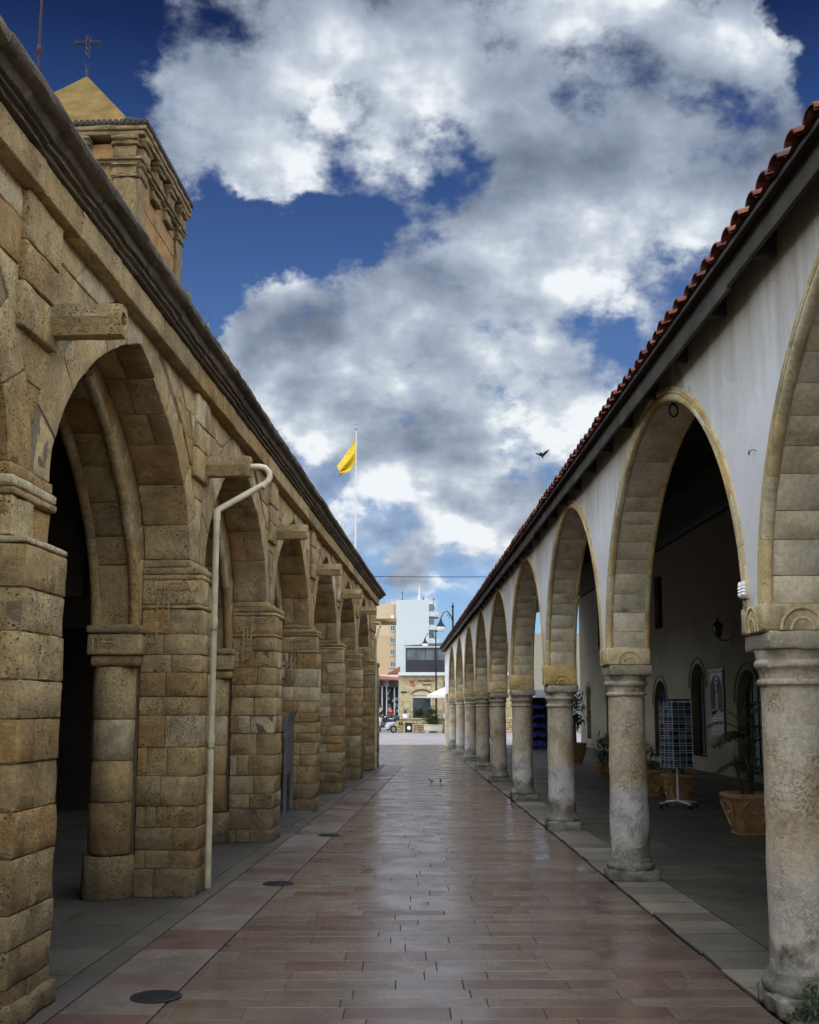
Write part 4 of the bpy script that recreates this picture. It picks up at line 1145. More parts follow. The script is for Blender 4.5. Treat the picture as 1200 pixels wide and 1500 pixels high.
bush(o, (0,0,.66), (.26,.26,.26), 300, 4, M['leaf'], .06); bush(o, (-.12,-.05,.88), (.22,.2,.13), 160, 8, M['petal'], .045, 'flowers')
o = empty('potted_shrub', (4.92, 27.3, 0)); tag(o, 'low spreading green shrub in a pot seen between the second and third columns', 'potted plant'); pot(o, .42, .32)
bush(o, (0,0,.62), (.42,.4,.44), 700, 12, M['leaf_bush'], .08)
o = empty('potted_tall_plant', (5.15, 33.2, 0)); tag(o, 'tall dark plant in a yellow pot against the gallery wall beyond the third column', 'potted plant'); pot(o, .62, .60)
m = MB(); m.tube([(0,0,.5),(0,.02,1.3)], [.05,.03], 8); m.build('trunk', M['bark'], o, smooth=60)
bush(o, (0,0,1.55), (.55,.5,.75), 700, 15, M['leaf'], .12)
# weeds
o = empty('wall_weed', (2.03, 6.02, .0)); tag(o, 'small dark weed growing at the foot of the nearest column', 'plant')
bush(o, (.10,.0,.10), (.07,.05,.12), 90, 31, M['leaf'], .035); bush(o, (.02,.05,.03), (.09,.12,.04), 90, 33, M['leaf'], .03, 'low_leaves')
m = MB(); rnd = random.Random(77)
for i in range(420):
    s_ = rnd.choice([rnd.gauss(9.2, .25), rnd.gauss(6.9, .3), rnd.gauss(11, .5), rnd.uniform(6, 30)]); n_ = -2.2-rnd.random()*.25; p = LW(n_, s_, 4.82)
    leaf(m, Vector(p), Vector((rnd.uniform(-.4,.5), rnd.uniform(-.4,.4), 1)), rnd.uniform(.08, .30), .006, curl=rnd.uniform(0,.35))
tag(m.build('parapet_grass', M['leaf_dry'], fix=False), 'sparse dry grass along the top of the stone cornice', 'grass', kind='stuff')
# information stand seen edge on by the third pier
p = LW(-2.62, 17.25); o = empty('information_stand', (p[0], p[1], 0), -TL); tag(o, 'grey steel notice stand seen edge on by the piers of the stone arcade', 'notice stand')
m = MB(); m.box(-.018,.018,-.36,.36,.62,1.40); m.add([(-.018,-.36,1.402),(.018,-.36,1.402),(.018,.36,1.402),(-.018,.36,1.402),(.045,-.36,1.56),(.072,-.36,1.55),(.072,.36,1.55),(.045,.36,1.56)], [(3,2,1,0),(4,5,6,7),(0,1,5,4),(1,2,6,5),(2,3,7,6),(3,0,4,7)]); m.build('panel', M['metal'], o)
for y in (-.33, .33): m = MB(); m.box(-.022,.022,y-.022,y+.022,.04,.619); m.build('leg', M['metal'], o)
for y in (-.33, .33): m = MB(); m.box(-.20,.32,y-.03,y+.03,.0,.038); m.build('foot', M['metal'], o)
# dark goods stand at the far end of the gallery
o = empty('goods_stand', (5.45, 44.0, 0)); tag(o, 'tall dark stand hung with navy goods at the far end of the gallery', 'display stand')
m = MB(); m.box(-.30,.30,-.2,.2,0,.08); m.box(-.30,-.26,-.2,.2,.081,2.0); m.box(.26,.30,-.2,.2,.081,2.0); m.box(-.259,.259,.16,.2,.081,2.0); m.build('frame', M['wood_dark'], o)
for k in range(5): m = MB(); m.box(-.258,.258,-.19,.155,.35+k*.36,.375+k*.36); m.build('shelf', M['wood_dark'], o)
rnd = random.Random(6)
for k in range(5): m = MB(); m.rbox((-.25, -.22, .12+k*.36), (.25, .0, .30+k*.36+rnd.uniform(-.04,.02)), .04, .03, .05, None, 9); m.build('folded_cloth', M['navy'], o, smooth=50)

# person in blue
def person(loc, rz, shirt, trousers, label, hair=M['hair']):
    root = empty('person', loc, rz); tag(root, label, 'person')
    J = {'pel':(0,0,.95,.135),'wa':(0,0,1.08,.12),'ch':(0,.0,1.28,.15),'nk':(0,0,1.45,.06),'hd0':(0,.01,1.54,.075),'hd1':(0,.01,1.63,.095),'hd2':(0,.0,1.70,.075),
         'shL':(-.17,0,1.39,.062),'elL':(-.22,-.02,1.12,.045),'wrL':(-.21,.05,.88,.032),'haL':(-.205,.075,.80,.034),
         'shR':(.17,0,1.39,.062),'elR':(.22,-.02,1.12,.045),'wrR':(.21,.05,.88,.032),'haR':(.205,.075,.80,.034),
         'hiL':(-.09,0,.88,.10),'knL':(-.10,.04,.49,.062),'anL':(-.10,-.02,.09,.042),'toL':(-.105,.13,.035,.035),
         'hiR':(.09,0,.88,.10),'knR':(.10,.02,.49,.062),'anR':(.10,-.08,.09,.042),'toR':(.105,.07,.035,.035)}
    names = list(J); E_ = [('pel','wa'),('wa','ch'),('ch','nk'),('nk','hd0'),('hd0','hd1'),('hd1','hd2'),('ch','shL'),('shL','elL'),('elL','wrL'),('wrL','haL'),('ch','shR'),('shR','elR'),('elR','wrR'),('wrR','haR'),
          ('pel','hiL'),('hiL','knL'),('knL','anL'),('anL','toL'),('pel','hiR'),('hiR','knR'),('knR','anR'),('anR','toR')]
    def skin(nm, keys, grow, mat, par, cut=None):
        idx = {k: i for i, k in enumerate(keys)}; me = bpy.data.meshes.new(nm)
        me.from_pydata([J[k][:3] for k in keys], [(idx[a], idx[b]) for a, b in E_ if a in idx and b in idx], [])
        ob = bpy.data.objects.new(nm, me); C.objects.link(ob); ob.parent = par
        md = ob.modifiers.new('skin', 'SKIN'); sv = me.skin_vertices[0].data
        for i, k in enumerate(keys): sv[i].radius = (J[k][3]+grow, (J[k][3]+grow)*(.8 if k in ('ch','wa','pel') else 1)); sv[i].use_root = (i == 0)
        sb = ob.modifiers.new('sub', 'SUBSURF'); sb.levels = 2; sb.render_levels = 2; me.materials.append(mat)
        return ob
    body = skin('body', names, 0, M['skin'], root)
    skin('shirt', ['pel','wa','ch','shL','elL','shR','elR'], .018, shirt, root)
    skin('trousers', ['pel','hiL','knL','anL','hiR','knR','anR'], .016, trousers, root)
    m = MB(); m.lathe([(.07,1.60),(.103,1.64),(.106,1.69),(.09,1.75),(.05,1.785),(.004,1.795)], (0,-.015,0), 16); m.build('hair', hair, root, smooth=60)
    m = MB(); m.lathe([(.001,1.615),(.012,1.625),(.008,1.65),(.001,1.66)], (0,.098,0), 6)
    for x in (-.035,.035): m.lathe([(.001,-.008),(.010,0),(.001,.008)], (x,.093,1.655), 6)
    m.tube([(-.025,.094,1.585),(.025,.094,1.585)], .006, 5); m.build('face', M['skin'], root)
    return root
person((3.13, 38.8, 0.01), 2.6, M['navy'], M['navy'], 'person in dark blue clothes standing in the gallery between two far columns')

# =================================================================== FAR END OF THE STREET
# low terrace wall
o = empty('terrace_wall', (3.9, 75.2, 0)); tag(o, 'low wall of yellow rubble stone with a flat coping across the far plaza', 'wall')
m = MB(off=(3.9,75.2,0)); rnd = random.Random(9); z = 0
while z < .84:
    h = rnd.uniform(.13, .2); h = min(h, .86-z) if .86-z-h > .06 else .86-z
    x = -.56
    while x < 9.5:
        w = rnd.uniform(.2, .5) if x > .9 else rnd.uniform(.4, .9)
        m.rbox((x+.008, 75.0, z+.008), (x+w-.008, 75.4, z+h-.008), .3, .02, .02); x += w
    z += h
m.box(-.54, 9.6, 75.03, 75.38, 0, .85, 1); m.build('stonework', [M['rubble'], M['mortar']], o, smooth=50)
m = MB(off=(3.9,75.2,0)); m.rbox((-.62, 74.94, .862), (9.6, 75.46, .93), 1, .01, .004); m.build('coping', M['tavern'], o)
for x in (0.02, .17): m = MB(off=(3.9,75.2,0)); m.box(x, x+.12, 74.97, 75.02, .50, .66); m.build('vent', M['black'], o)
# black board with a white disc in a pale frame
o = empty('notice_board', (.68, 74.85, 0)); tag(o, 'black board with a white round emblem, framed in stone, against the low wall', 'board')
m = MB(); m.box(-.33,-.25,-.06,.1,0,.72); m.box(.25,.33,-.06,.1,0,.72); m.box(-.249,.249,-.06,.1,.64,.72); m.build('frame', M['tavern'], o)
m = MB(); m.box(-.249,.249,.0,.04,.0,.639); m.build('panel', M['black'], o)
m = MB(); m.lathe([(.001,0),(.12,0),(.12,.02),(.001,.02)], (0,0,0), 24); b = MB(); b.v = [(x+.02, -z-.001, .30+y) for x, y, z in m.v]; b.f = m.f; b.mi = m.mi
b.build('emblem', M['white'], o)
# planter with bush
o = empty('planter_box', (2.28, 74.3, 0)); tag(o, 'pale rectangular planter on feet with a loose green bush in front of the low wall', 'planter')
m = MB(); m.rbox((-.60,-.25,.10),(.60,.25,.50), .3, .03, .008); m.rbox((-.64,-.29,.44),(.64,.29,.52), .3, .02, .006); m.build('trough', M['planter'], o, smooth=50)
for x in (-.4, .4): m = MB(); m.box(x-.12, x+.12, -.2, .2, 0, .099); m.build('foot', M['planter'], o)
bush(o, (-.1,0,1.12), (.85,.5,.72), 1300, 41, M['leaf_bush'], .13); bush(o, (.1,0,.75), (.45,.3,.35), 350, 42, M['leaf_bush'], .12, 'low_foliage')
# hedge plants behind the wall and agave pot
o = empty('door_shrub', (1.45, 76.2, 0)); tag(o, 'dense dark green shrub behind the low wall in front of the tavern door', 'shrub')
bush(o, (0,0,1.05), (.85,.4,.75), 1100, 51, M['leaf'], .15); m = MB(); m.tube([(0,0,0),(0,0,.8)], .04, 6); m.build('trunk', M['bark'], o)
def agave(loc, L, n, seed, label, name='agave_plant'):
    o = empty(name, loc); tag(o, label, 'plant'); rnd = random.Random(seed); m = MB()
    for i in range(n):
        a_ = i*2.4; el = rnd.uniform(.5, 1.35); leaf(m, Vector((0,0,.25)), Vector((math.cos(a_)*math.cos(el), math.sin(a_)*math.cos(el), math.sin(el))), L*rnd.uniform(.7,1.1), .09*L, curl=.15, n=5)
    m.build('leaves', M['leaf_agave'], o, fix=False)
    m = MB(); m.lathe([(.10,0),(.16,.02),(.20,.24),(.21,.28),(.18,.28),(.17,.22)], (0,0,0), 16); m.build('pot', M['white'], o, smooth=40)
agave((.48, 75.2, .932), .62, 22, 1, 'spiky agave in a white pot on the left end of the low wall')
agave((3.15, 75.2, .932), .75, 22, 2, 'spiky plant in a white pot on the low wall under the parasol')
# parasol
o = empty('parasol', (3.45, 72.5, 0)); tag(o, 'large square cream parasol open in front of the tavern', 'parasol')
m = MB(); m.tube([(0,0,.1),(0,0,3.15)], .035, 10); m.lathe([(.35,0),(.35,.08),(.06,.12)], (0,0,0), 16); m.build('pole', M['wood_dark'], o, smooth=50)
m = MB(); vs = []; fs = []; nn = 8; R_ = 1.6
ringp = [(-R_,-R_),(0,-R_),(R_,-R_),(R_,0),(R_,R_),(0,R_),(-R_,R_),(-R_,0)]
for lay in (0, -.02):
    vs.append((0,0,3.12+lay))
    for x, y in ringp: vs.append((x*.5, y*.5, 2.78+lay-(.04 if 0 in (x, y) else 0)))
    for x, y in ringp: vs.append((x, y, 2.42+lay))
    for x, y in ringp: vs.append((x*1.005, y*1.005, 2.24+lay))
for b_ in (0, 25):
    for i in range(8):
        j = (i+1) % 8; fs += [(b_, b_+1+i, b_+1+j), (b_+1+i, b_+9+i, b_+9+j, b_+1+j), (b_+9+i, b_+17+i, b_+17+j, b_+9+j)]
m.add(vs, fs); m.build('canopy', M['canvas'], o, fix=False)
for i in range(8): m = MB(); x, y = ringp[i]; m.tube([(0,0,3.05),(x*.98,y*.98,2.39)], .012, 5); m.build('rib', M['wood_dark'], o)
# street lamps with curved arms and bell shades
def lamp(loc, h, arms, label):
    o = empty('street_lamp', loc); tag(o, label, 'street lamp', 'black street lamps with curved arms')
    m = MB(); m.tube([(0,0,0),(0,0,.9),(0,0,h)], [.09,.065,.04], 12); m.lathe([(.14,0),(.14,.25),(.10,.32),(.08,.9),(.09,.95),(.065,1.0)], (0,0,0), 16); m.lathe([(.045,h*.62),(.08,h*.63),(.08,h*.65),(.045,h*.66)], (0,0,0), 12); m.lathe([(.05,h),(.07,h+.05),(.03,h+.12),(.004,h+.28)], (0,0,0), 10); m.build('pole', M['iron'], o, smooth=50)
    for (dx, z) in arms:
        m = MB(); s_ = math.copysign(1, dx); L = abs(dx)
        m.tube([(0,0,z-.25), (s_*L*.15,0,z+.05), (s_*L*.45,0,z+.28), (s_*L*.75,0,z+.22), (s_*L*.95,0,z+.02), (s_*L,0,z-.08)], .022, 8)
        m.tube([(s_*L*(.35+.10*math.cos(t)),0,z+.06+.10*math.sin(t)) for t in [i*PI/5 for i in range(9)]], .014, 6); a = m.build('arm', M['iron'], o, smooth=60)
        m = MB(); m.lathe([(.02,.0),(.05,-.03),(.07,-.14),(.16,-.30),(.24,-.36),(.23,-.37)], (s_*L,0,z-.06), 20); m.build('shade', M['iron'], a, smooth=60)
        m = MB(); m.lathe([(.21,-.372),(.20,-.45),(.16,-.56),(.08,-.62),(.002,-.63)], (s_*L,0,z-.06), 20); m.build('globe', M['white'], a, smooth=60)
lamp((2.55, 76.6, 0), 6.7, [(-.74, 6.35)], 'black street lamp standing in front of the tavern, its arm over the terrace windows')
lamp((2.52, 52.0, 0), 6.2, [(-.56, 5.75)], 'black street lamp whose arm rises over the far end of the tiled roof')
# tavern
TY = 78.0
o = empty('tavern_building', (2.6, 80, 0)); tag(o, 'yellow stone tavern with red and maroon sign letters and a glazed terrace above', 'building'); TO = (2.6, 80, 0)
m = MB(off=TO); m.box(.05,1.0,TY,TY+.4,0,3.80); m.box(2.22,8,TY,TY+.4,0,3.80); m.box(1.001,2.219,TY,TY+.4,2.48,3.80); m.box(.05,8,TY+.401,TY+8,0,3.8)
m.box(.9,1.0,TY-.06,TY-.003,0,2.6); m.box(2.22,2.32,TY-.06,TY-.003,0,2.6); m.box(2.72,3.02,TY-.08,TY-.003,0,3.8); m.build('wall', M['tavern'], o)
m = MB(off=TO); m.box(1.001,2.219,TY+.2,TY+.25,0,2.28); m.build('door', M['glass'], o)
m = MB(off=TO); m.box(1.001,2.219,TY+.1,TY+.2,2.281,2.479); m.build('lintel', M['pale_paint'], o)
m = MB(off=TO); m.tube([(1.61+.72*math.cos(t), TY-.03, 2.42+.42*math.sin(t)) for t in [PI*(.06+.88*i/16) for i in range(17)]], .045, 6); m.build('arch_hood', M['sign_dark'], o, smooth=60)
m = MB(off=TO); m.box(3.12,3.62,TY-.02,TY+.0,3.0,3.4); m.build('window', M['door_brown'], o)
m = MB(off=TO); m.box(.2,.6,TY-.03,TY-.002,2.62,2.72); m.build('wall_light', M['iron'], o)
m = MB(off=TO); m.box(.0,8.2,TY-.35,TY+8,3.801,4.02); m.build('terrace_slab', M['pale_paint'], o)
m = MB(off=TO); m.box(.12,.40,TY-.30,TY+.1,4.021,4.60); m.box(.40,.50,TY-.30,TY-.18,4.021,5.72); m.box(3.42,3.52,TY-.30,TY-.18,4.021,5.72); m.box(.401,3.519,TY-.30,TY-.18,5.721,5.80); m.build('terrace_frame', M['white_paint'], o)
m = MB(off=TO); m.box(.501,3.419,TY-.27,TY-.22,4.021,4.86); m.build('parapet_panel', M['black'], o)
m = MB(off=TO); m.box(.501,3.419,TY-.26,TY-.23,4.861,5.58); m.build('glazing', M['glass_grey'], o)
m = MB(off=TO); m.box(.501,3.419,TY-.31,TY-.22,5.581,5.70)
for x in (.55,1.2,1.85,2.5,2.68,3.36): m.box(x,x+.035,TY-.29,TY-.261,4.87,5.58)
m.box(.52,.58,TY-.32,TY-.291,4.03,5.58)
m.build('window_frame', M['black'], o)
m = MB(off=TO); m.add([(.4,TY-.3,5.802),(3.6,TY-.3,5.802),(3.6,TY+3,5.95),(.4,TY+3,5.95),(.4,TY-.3,5.86),(3.6,TY-.3,6.06),(3.6,TY+3,6.2),(.4,TY+3,6.0)], [(3,2,1,0),(4,5,6,7),(0,1,5,4),(1,2,6,5),(2,3,7,6),(3,0,4,7)]); m.build('terrace_roof', M['glass_grey'], o)
m = MB(off=TO); m.box(2.05,2.62,TY-.225,TY-.2,4.87,5.2)
for x in (1.3,1.75,2.9): m.lathe([(.001,0),(.1,.05),(.14,.25),(.1,.42),(.001,.45)], (x,TY+.6,4.4), 8)
m.build('interior_furniture', M['white'], o)
for (x, z, r_) in ((.9,.0,0),): pass
m = MB(off=TO)   # emblem: two crossed strokes over a base
m.tube([(.78,TY-.03,3.50),(1.12,TY-.03,3.22)], .035, 6); m.tube([(1.14,TY-.03,3.52),(.86,TY-.03,3.24)], .035, 6); m.tube([(.80,TY-.03,3.36),(.93,TY-.03,3.40)], .03, 6)
m.box(.84,1.14,TY-.04,TY-.01,3.10,3.17); m.lathe([(.001,-.03),(.05,0),(.001,.03)], (.99,TY-.03,3.37), 8); m.build('sign_emblem', M['sign_red'], o)
def text(s, size, loc, mat, parent, off, name='sign_lettering'):
    cu = bpy.data.curves.new(name, 'FONT'); cu.body = s; cu.size = size; cu.extrude = .012; cu.align_x = 'CENTER'; cu.offset = .006
    t = bpy.data.objects.new(name, cu); C.objects.link(t); bpy.context.view_layer.update()
    me = bpy.data.meshes.new_from_object(t); bpy.data.objects.remove(t)
    ob = bpy.data.objects.new(name, me); C.objects.link(ob); me.materials.clear(); me.materials.append(mat)
    ob.rotation_euler = (PI/2, 0, 0); ob.location = (loc[0]-off[0], loc[1]-off[1], loc[2]-off[2]); ob.parent = parent; return ob
text("Apostolou's", .235, (1.92, TY-.02, 3.38), M['sign_dark'], o, TO); text("Tavern", .235, (1.92, TY-.02, 3.12), M['sign_dark'], o, TO)
# shops along the side street
o = empty('shop_row', (-1.6, 92, 0)); SO = (-1.6, 92, 0); tag(o, 'low white shop row with dark openings and a red tiled canopy behind the scooters', 'building')
m = MB(off=SO); m.box(-6,.05,90,98,3.3,4.2); m.box(-6,-1.9,90,98,0,3.299)
for x in (-1.62,-1.28,-.92,-.3): m.box(x-.05,x+.05,89.85,90.15,0,3.299)
m.box(.0,.05,89.9,98,0,3.299); m.build('wall', M['pale_paint'], o)
m = MB(off=SO); m.box(-1.899,-.001,91.2,91.3,0,3.299); m.build('shop_interior', M['black'], o)
m = MB(off=SO); m.add([(-2.2,88.2,3.85),(.0,88.2,3.70),(.0,90.2,3.95),(-2.2,90.2,4.15),(-2.2,88.2,3.93),(.0,88.2,3.78),(.0,90.2,4.03),(-2.2,90.2,4.23)], [(3,2,1,0),(4,5,6,7),(0,1,5,4),(1,2,6,5),(2,3,7,6),(3,0,4,7)]); m.build('canopy', M['redroof'], o)
m = MB(off=SO); m.box(-.75,.02,89.7,89.99,3.2,3.75); m.box(-1.9,-1.2,89.6,89.99,3.35,3.75); m.build('awning_blind', M['wood_grey'], o)
rnd = random.Random(14); m = MB(off=SO)
for i in range(16): x = rnd.uniform(-.95,-.1); z = rnd.uniform(.6,2.9); m.rbox((x,90.3+rnd.random()*.4,z),(x+.16,90.8,z+.25), .2, .03, .02)
m.build('hanging_goods', [M['white_metal']], o, smooth=50)
o = empty('red_roofed_house', (-.1, 130, 0)); tag(o, 'small orange red house gable showing above the shop canopy', 'building')
m = MB(off=(-.1,130,0)); m.box(-1.0,1.3,130,140,0,5.6); m.build('wall', plain('red_render', (.48,.17,.09), .8), o)
m = MB(off=(-.1,130,0)); m.add([(-1.2,129.8,5.5),(1.5,129.8,5.5),(1.5,140,5.5),(-1.2,140,5.5),(.15,129.8,6.3),(.15,140,6.3)], [(0,1,4),(3,5,2),(0,4,5,3),(1,2,5,4),(0,3,2,1)]); m.build('roof', M['redroof'], o)
o = empty('plaza_building', (12, 92, 0)); tag(o, 'plain cream building behind the plaza, seen through the far arches of the white arcade', 'building')
m = MB(off=(12,92,0)); m.box(4.4, 26, 90, 100, 0, 7.5); m.box(8.4, 26, 76, 89.9, 0, 5.5); m.build('wall', plain('dull_cream_render', (.22,.20,.15), .9), o)
for i in range(6): m = MB(off=(12,92,0)); x = 9.2+i*2.4; m.box(x, x+1.2, 75.93, 75.995, .8, 2.8); m.build('window', M['glass'], o)
# tall blocks far behind
BY = 280.0; f_ = BY/1650
o = empty('white_apartment_block', (6, BY+8, 0)); BO = (6, BY+8, 0); tag(o, 'tall blank white apartment block with rounded balconies on its right side', 'building')
m = MB(off=BO); m.box(-.6,7.6,BY,BY+16,0,28.3); m.box(7.601,9.0,BY+3,BY+16,0,26.2); m.build('wall', M['white_paint'], o)
for k in range(7):
    z = 24.2-k*3.35; m = MB(off=BO)
    n_ = 10; pts = [(7.601,BY+.4)]+[(7.6+2.6*math.sin(PI/2*i/n_), BY+3.0-2.6*math.cos(PI/2*i/n_)) for i in range(n_+1)]+[(10.2,BY+9),(7.601,BY+9)]
    m.prism(pts, z, z+1.25, 'z'); m.build('balcony', M['white_paint'], o)
    m = MB(off=BO); m.box(9.001,9.06,BY+3.4,BY+8.5,z+1.4,z+3.2); m.box(7.7,8.9,BY+2.93,BY+2.999,z+1.3,z+3.3); m.build('window', M['glass'], o)
m = MB(off=BO); m.box(5.1,5.45,BY+2,BY+2.5,28.301,31.4); m.tube([(5.3,BY+2.2,31.4),(5.3,BY+2.2,32.6)], .06, 6); m.box(4.8,5.09,BY+2,BY+2.4,28.301,29.6); m.build('roof_mast', M['planter'], o)
for (x, h) in ((1.0,2.6),(6.3,1.2),(9.8-.9,3.2)): m = MB(off=BO); zb = 28.301 if x < 7.6 else 26.201; m.tube([(x,BY+4,zb),(x,BY+4,zb+h)], .07, 5); m.tube([(x-.5,BY+4,zb+h*.8),(x+.5,BY+4,zb+h*.8)], .04, 4); m.lathe([(.001,-.3),(.3,-.15),(.3,.15),(.001,.3)], (x,BY+4,zb+.35), 8); m.build('aerial', M['iron'], o)
o = empty('orange_apartment_block', (-4.5, BY+8, 0)); BO = (-4.5, BY+8, 0); tag(o, 'pale orange apartment block with a column of small windows left of the white block', 'building')
m = MB(off=BO); m.box(-8.5,-.601,BY+1,BY+16,0,27.3); m.build('wall', M['orange_paint'], o)
m = MB(off=BO); m.box(-8.5,-1.15,BY+.93,BY+.999,19.2,27.3); m.build('pale_top', M['orange_pale'], o)
for i in range(7):
    z = 20.6-i*2.98; w = MB(off=BO); w.box(-2.0,-.9,BY+.86,BY+.92,z,z+1.35); q = w.build('window', M['white_paint'], o)
    g = MB(off=BO); g.box(-1.9,-1.5,BY+.82,BY+.859,z+.12,z+1.25); g.box(-1.4,-1.0,BY+.82,BY+.859,z+.12,z+1.25); g.build('pane', M['glass'], q)
    g = MB(off=BO); g.box(-2.1,-.8,BY+.7,BY+.859,z-.15,z-.01); g.build('sill', M['white_paint'], q)
m = MB(off=BO); m.box(-1.9,-1.1,BY+.75,BY+.92,23.6,24.5); m.build('air_conditioner', M['white_metal'], o)
for x in (-3.6,-2.2): m = MB(off=BO); m.tube([(x,BY+4,27.3),(x,BY+4,29.6)], .07, 5); m.tube([(x-.4,BY+4,29.1),(x+.4,BY+4,29.1)], .04, 4); m.build('aerial', M['metal'], o)

# scooters
def scooter(loc, rz, mat, label):
    o = empty('scooter', loc, rz); tag(o, label, 'scooter', 'scooters parked at the shop row')
    for y in (-.62, .62):
        w = MB(); w.tube([(0, y+.20*math.cos(t), .25+.20*math.sin(t)) for t in [2*PI*i/20 for i in range(20)]], .055, 8, True); q = w.build('wheel', M['rubber'], o, smooth=60)
        w = MB(); w.box(-.02,.02,y-.13,y+.13,.22,.28); w.box(-.02,.02,y-.03,y+.03,.12,.38); w.build('rim', M['metal'], q)
    m = MB()
    pts = [(0,.58,.30,.07),(0,.52,.62,.11),(0,.44,.88,.13),(0,.46,.98,.08)]
    m.tube([p[:3] for p in pts], [p[3] for p in pts], 10)
    m.rbox((-.15,-.15,.25),(.15,.38,.33), .1, .03, 0); m.tube([(0,-.05,.32),(0,-.2,.55),(0,-.5,.62),(0,-.85,.66)], [.13,.19,.17,.06], 12); m.build('body', mat, o, smooth=60)
    m = MB(); m.rbox((-.13,-.75,.72),(.13,-.02,.82), .1, .05, 0); m.build('seat', M['rubber'], o, smooth=60)
    m = MB(); m.tube([(-.32,.34,1.05),(-.12,.42,1.02),(.12,.42,1.02),(.32,.34,1.05)], .018, 8); m.tube([(0,.44,.95),(0,.42,1.03)], .03, 8)
    for x in (-.25,.25): m.tube([(x,.38,1.04),(x,.40,1.22)], .006, 5); m.lathe([(.001,-.04),(.05,0),(.001,.04)], (x,.40,1.25), 8)
    m.build('handlebar', M['iron'], o, smooth=60)
    m = MB(); m.lathe([(.001,-.06),(.07,-.03),(.075,.03),(.001,.06)], (0,.56,.92), 12); m.build('headlight', M['white'], o, smooth=60)
    m = MB(); m.rbox((-.17,-1.0,.80),(.17,-.70,1.08), .1, .05, 0); m.build('top_box', M['scooter_black'], o, smooth=60)
scooter((-.80, 73.0, 0), 2.2, M['scooter_grey'], 'silver scooter at the left end of the low wall, nearest of the parked scooters')
scooter((-1.05, 80.5, 0), 2.6, M['scooter_black'], 'black scooter parked just behind the silver one at the shop row')
scooter((-.45, 84.0, 0), 2.9, M['scooter_red'], 'red scooter parked close to the tavern corner')
scooter((-1.35, 86.5, 0), 2.4, M['scooter_red'], 'red scooter parked farther left beside the stone arcade end')
scooter((-.75, 87.5, 0), 2.7, M['scooter_black'], 'black scooter parked deepest in the row before the white shop pillars')


M['grey_cloth'] = plain('grey_cloth', (.10,.10,.11), .85); M['dark_cloth'] = plain('dark_cloth', (.02,.022,.028), .85); M['red_cloth'] = plain('red_cloth', (.30,.03,.03), .85)
person((-.62, 88.6, 0), 3.3, M['red_cloth'], M['dark_cloth'], 'person in a red top standing among the parked scooters')
person((-1.30, 84.2, 0), 2.4, M['dark_cloth'], M['grey_cloth'], 'person in dark top and grey trousers at the left edge of the scooters')
# =================================================================== LIGHT, SKY, CAMERA
SUN_EL, SUN_AZ = 52.0, 192.0          # azimuth clockwise from +Y: high behind the camera
w = bpy.data.worlds.new("World"); bpy.context.scene.world = w; w.use_nodes = True
t = w.node_tree; t.nodes.clear()
class WN(NT):
    def __init__(s, tree): s.t = tree
W = WN(t)
out = W.n('ShaderNodeOutputWorld')
sky = W.n('ShaderNodeTexSky', sky_type='NISHITA'); sky.sun_disc = False
sky.sun_elevation = math.radians(SUN_EL); sky.sun_rotation = math.radians(SUN_AZ); sky.air_density = 1.0; sky.dust_density = .3; sky.ozone_density = 3.0; sky.altitude = 1500
tc = W.n('ShaderNodeTexCoord').outputs['Generated']
sep = W.n('ShaderNodeSeparateXYZ'); W.l(tc, sep.inputs[0])
az = W.math('MULTIPLY', W.math('ARCTAN2', sep.outputs[0], sep.outputs[1]), 180/PI)
el = W.math('MULTIPLY', W.math('ARCSINE', sep.outputs[2]), 180/PI)
bg1 = W.n('ShaderNodeBackground'); bg1.inputs[1].default_value = .085
dk = W.ramp(W.math('DIVIDE', el, 45.0), [(0, (.36,.48,.62)), (.14, (.50,.60,.72)), (.26, (.44,.52,.63)), (.42, (.42,.52,.68)), (.62, (.23,.32,.52)), (.72, (.09,.135,.27)), (.9, (.04,.065,.15))])
W.l(W.mix(1.0, sky.outputs[0], dk, 'MULTIPLY'), bg1.inputs[0])
# cloud deck coordinates: a flat layer seen in perspective, so that clouds close up towards the horizon
den = W.math('ADD', W.math('MAXIMUM', sep.outputs[2], 0.0), .55)
px = W.math('DIVIDE', sep.outputs[0], den); py = W.math('DIVIDE', sep.outputs[1], den)
P = W.n('ShaderNodeCombineXYZ'); W.l(px, P.inputs[0]); W.l(py, P.inputs[1]); P = P.outputs[0]
def fbm(scale, vec, detail=10, rough=.58, dist=0.0, off=(0,0,0)):
    m = W.n('ShaderNodeMapping'); m.inputs['Location'].default_value = off; W.l(vec, m.inputs['Vector']); return W.noise(scale, detail, rough, m.outputs[0], dist)
def warp(scale, amp_a, amp_e, az_, el_, off):
    m = W.n('ShaderNodeMapping'); m.inputs['Location'].default_value = off; W.l(P, m.inputs['Vector'])
    wn = W.n('ShaderNodeTexNoise'); wn.inputs['Scale'].default_value = scale; wn.inputs['Detail'].default_value = 6; wn.inputs['Roughness'].default_value = .6; W.l(m.outputs[0], wn.inputs['Vector'])
    ws = W.n('ShaderNodeSeparateColor'); W.l(wn.outputs['Color'], ws.inputs[0])
    return (W.math('ADD', az_, W.math('MULTIPLY', W.math('SUBTRACT', ws.outputs[0], .5), amp_a)), W.math('ADD', el_, W.math('MULTIPLY', W.math('SUBTRACT', ws.outputs[1], .5), amp_e)))
azw, elw = warp(5.0, 11.0, 8.0, az, el, (0, 0, 0))
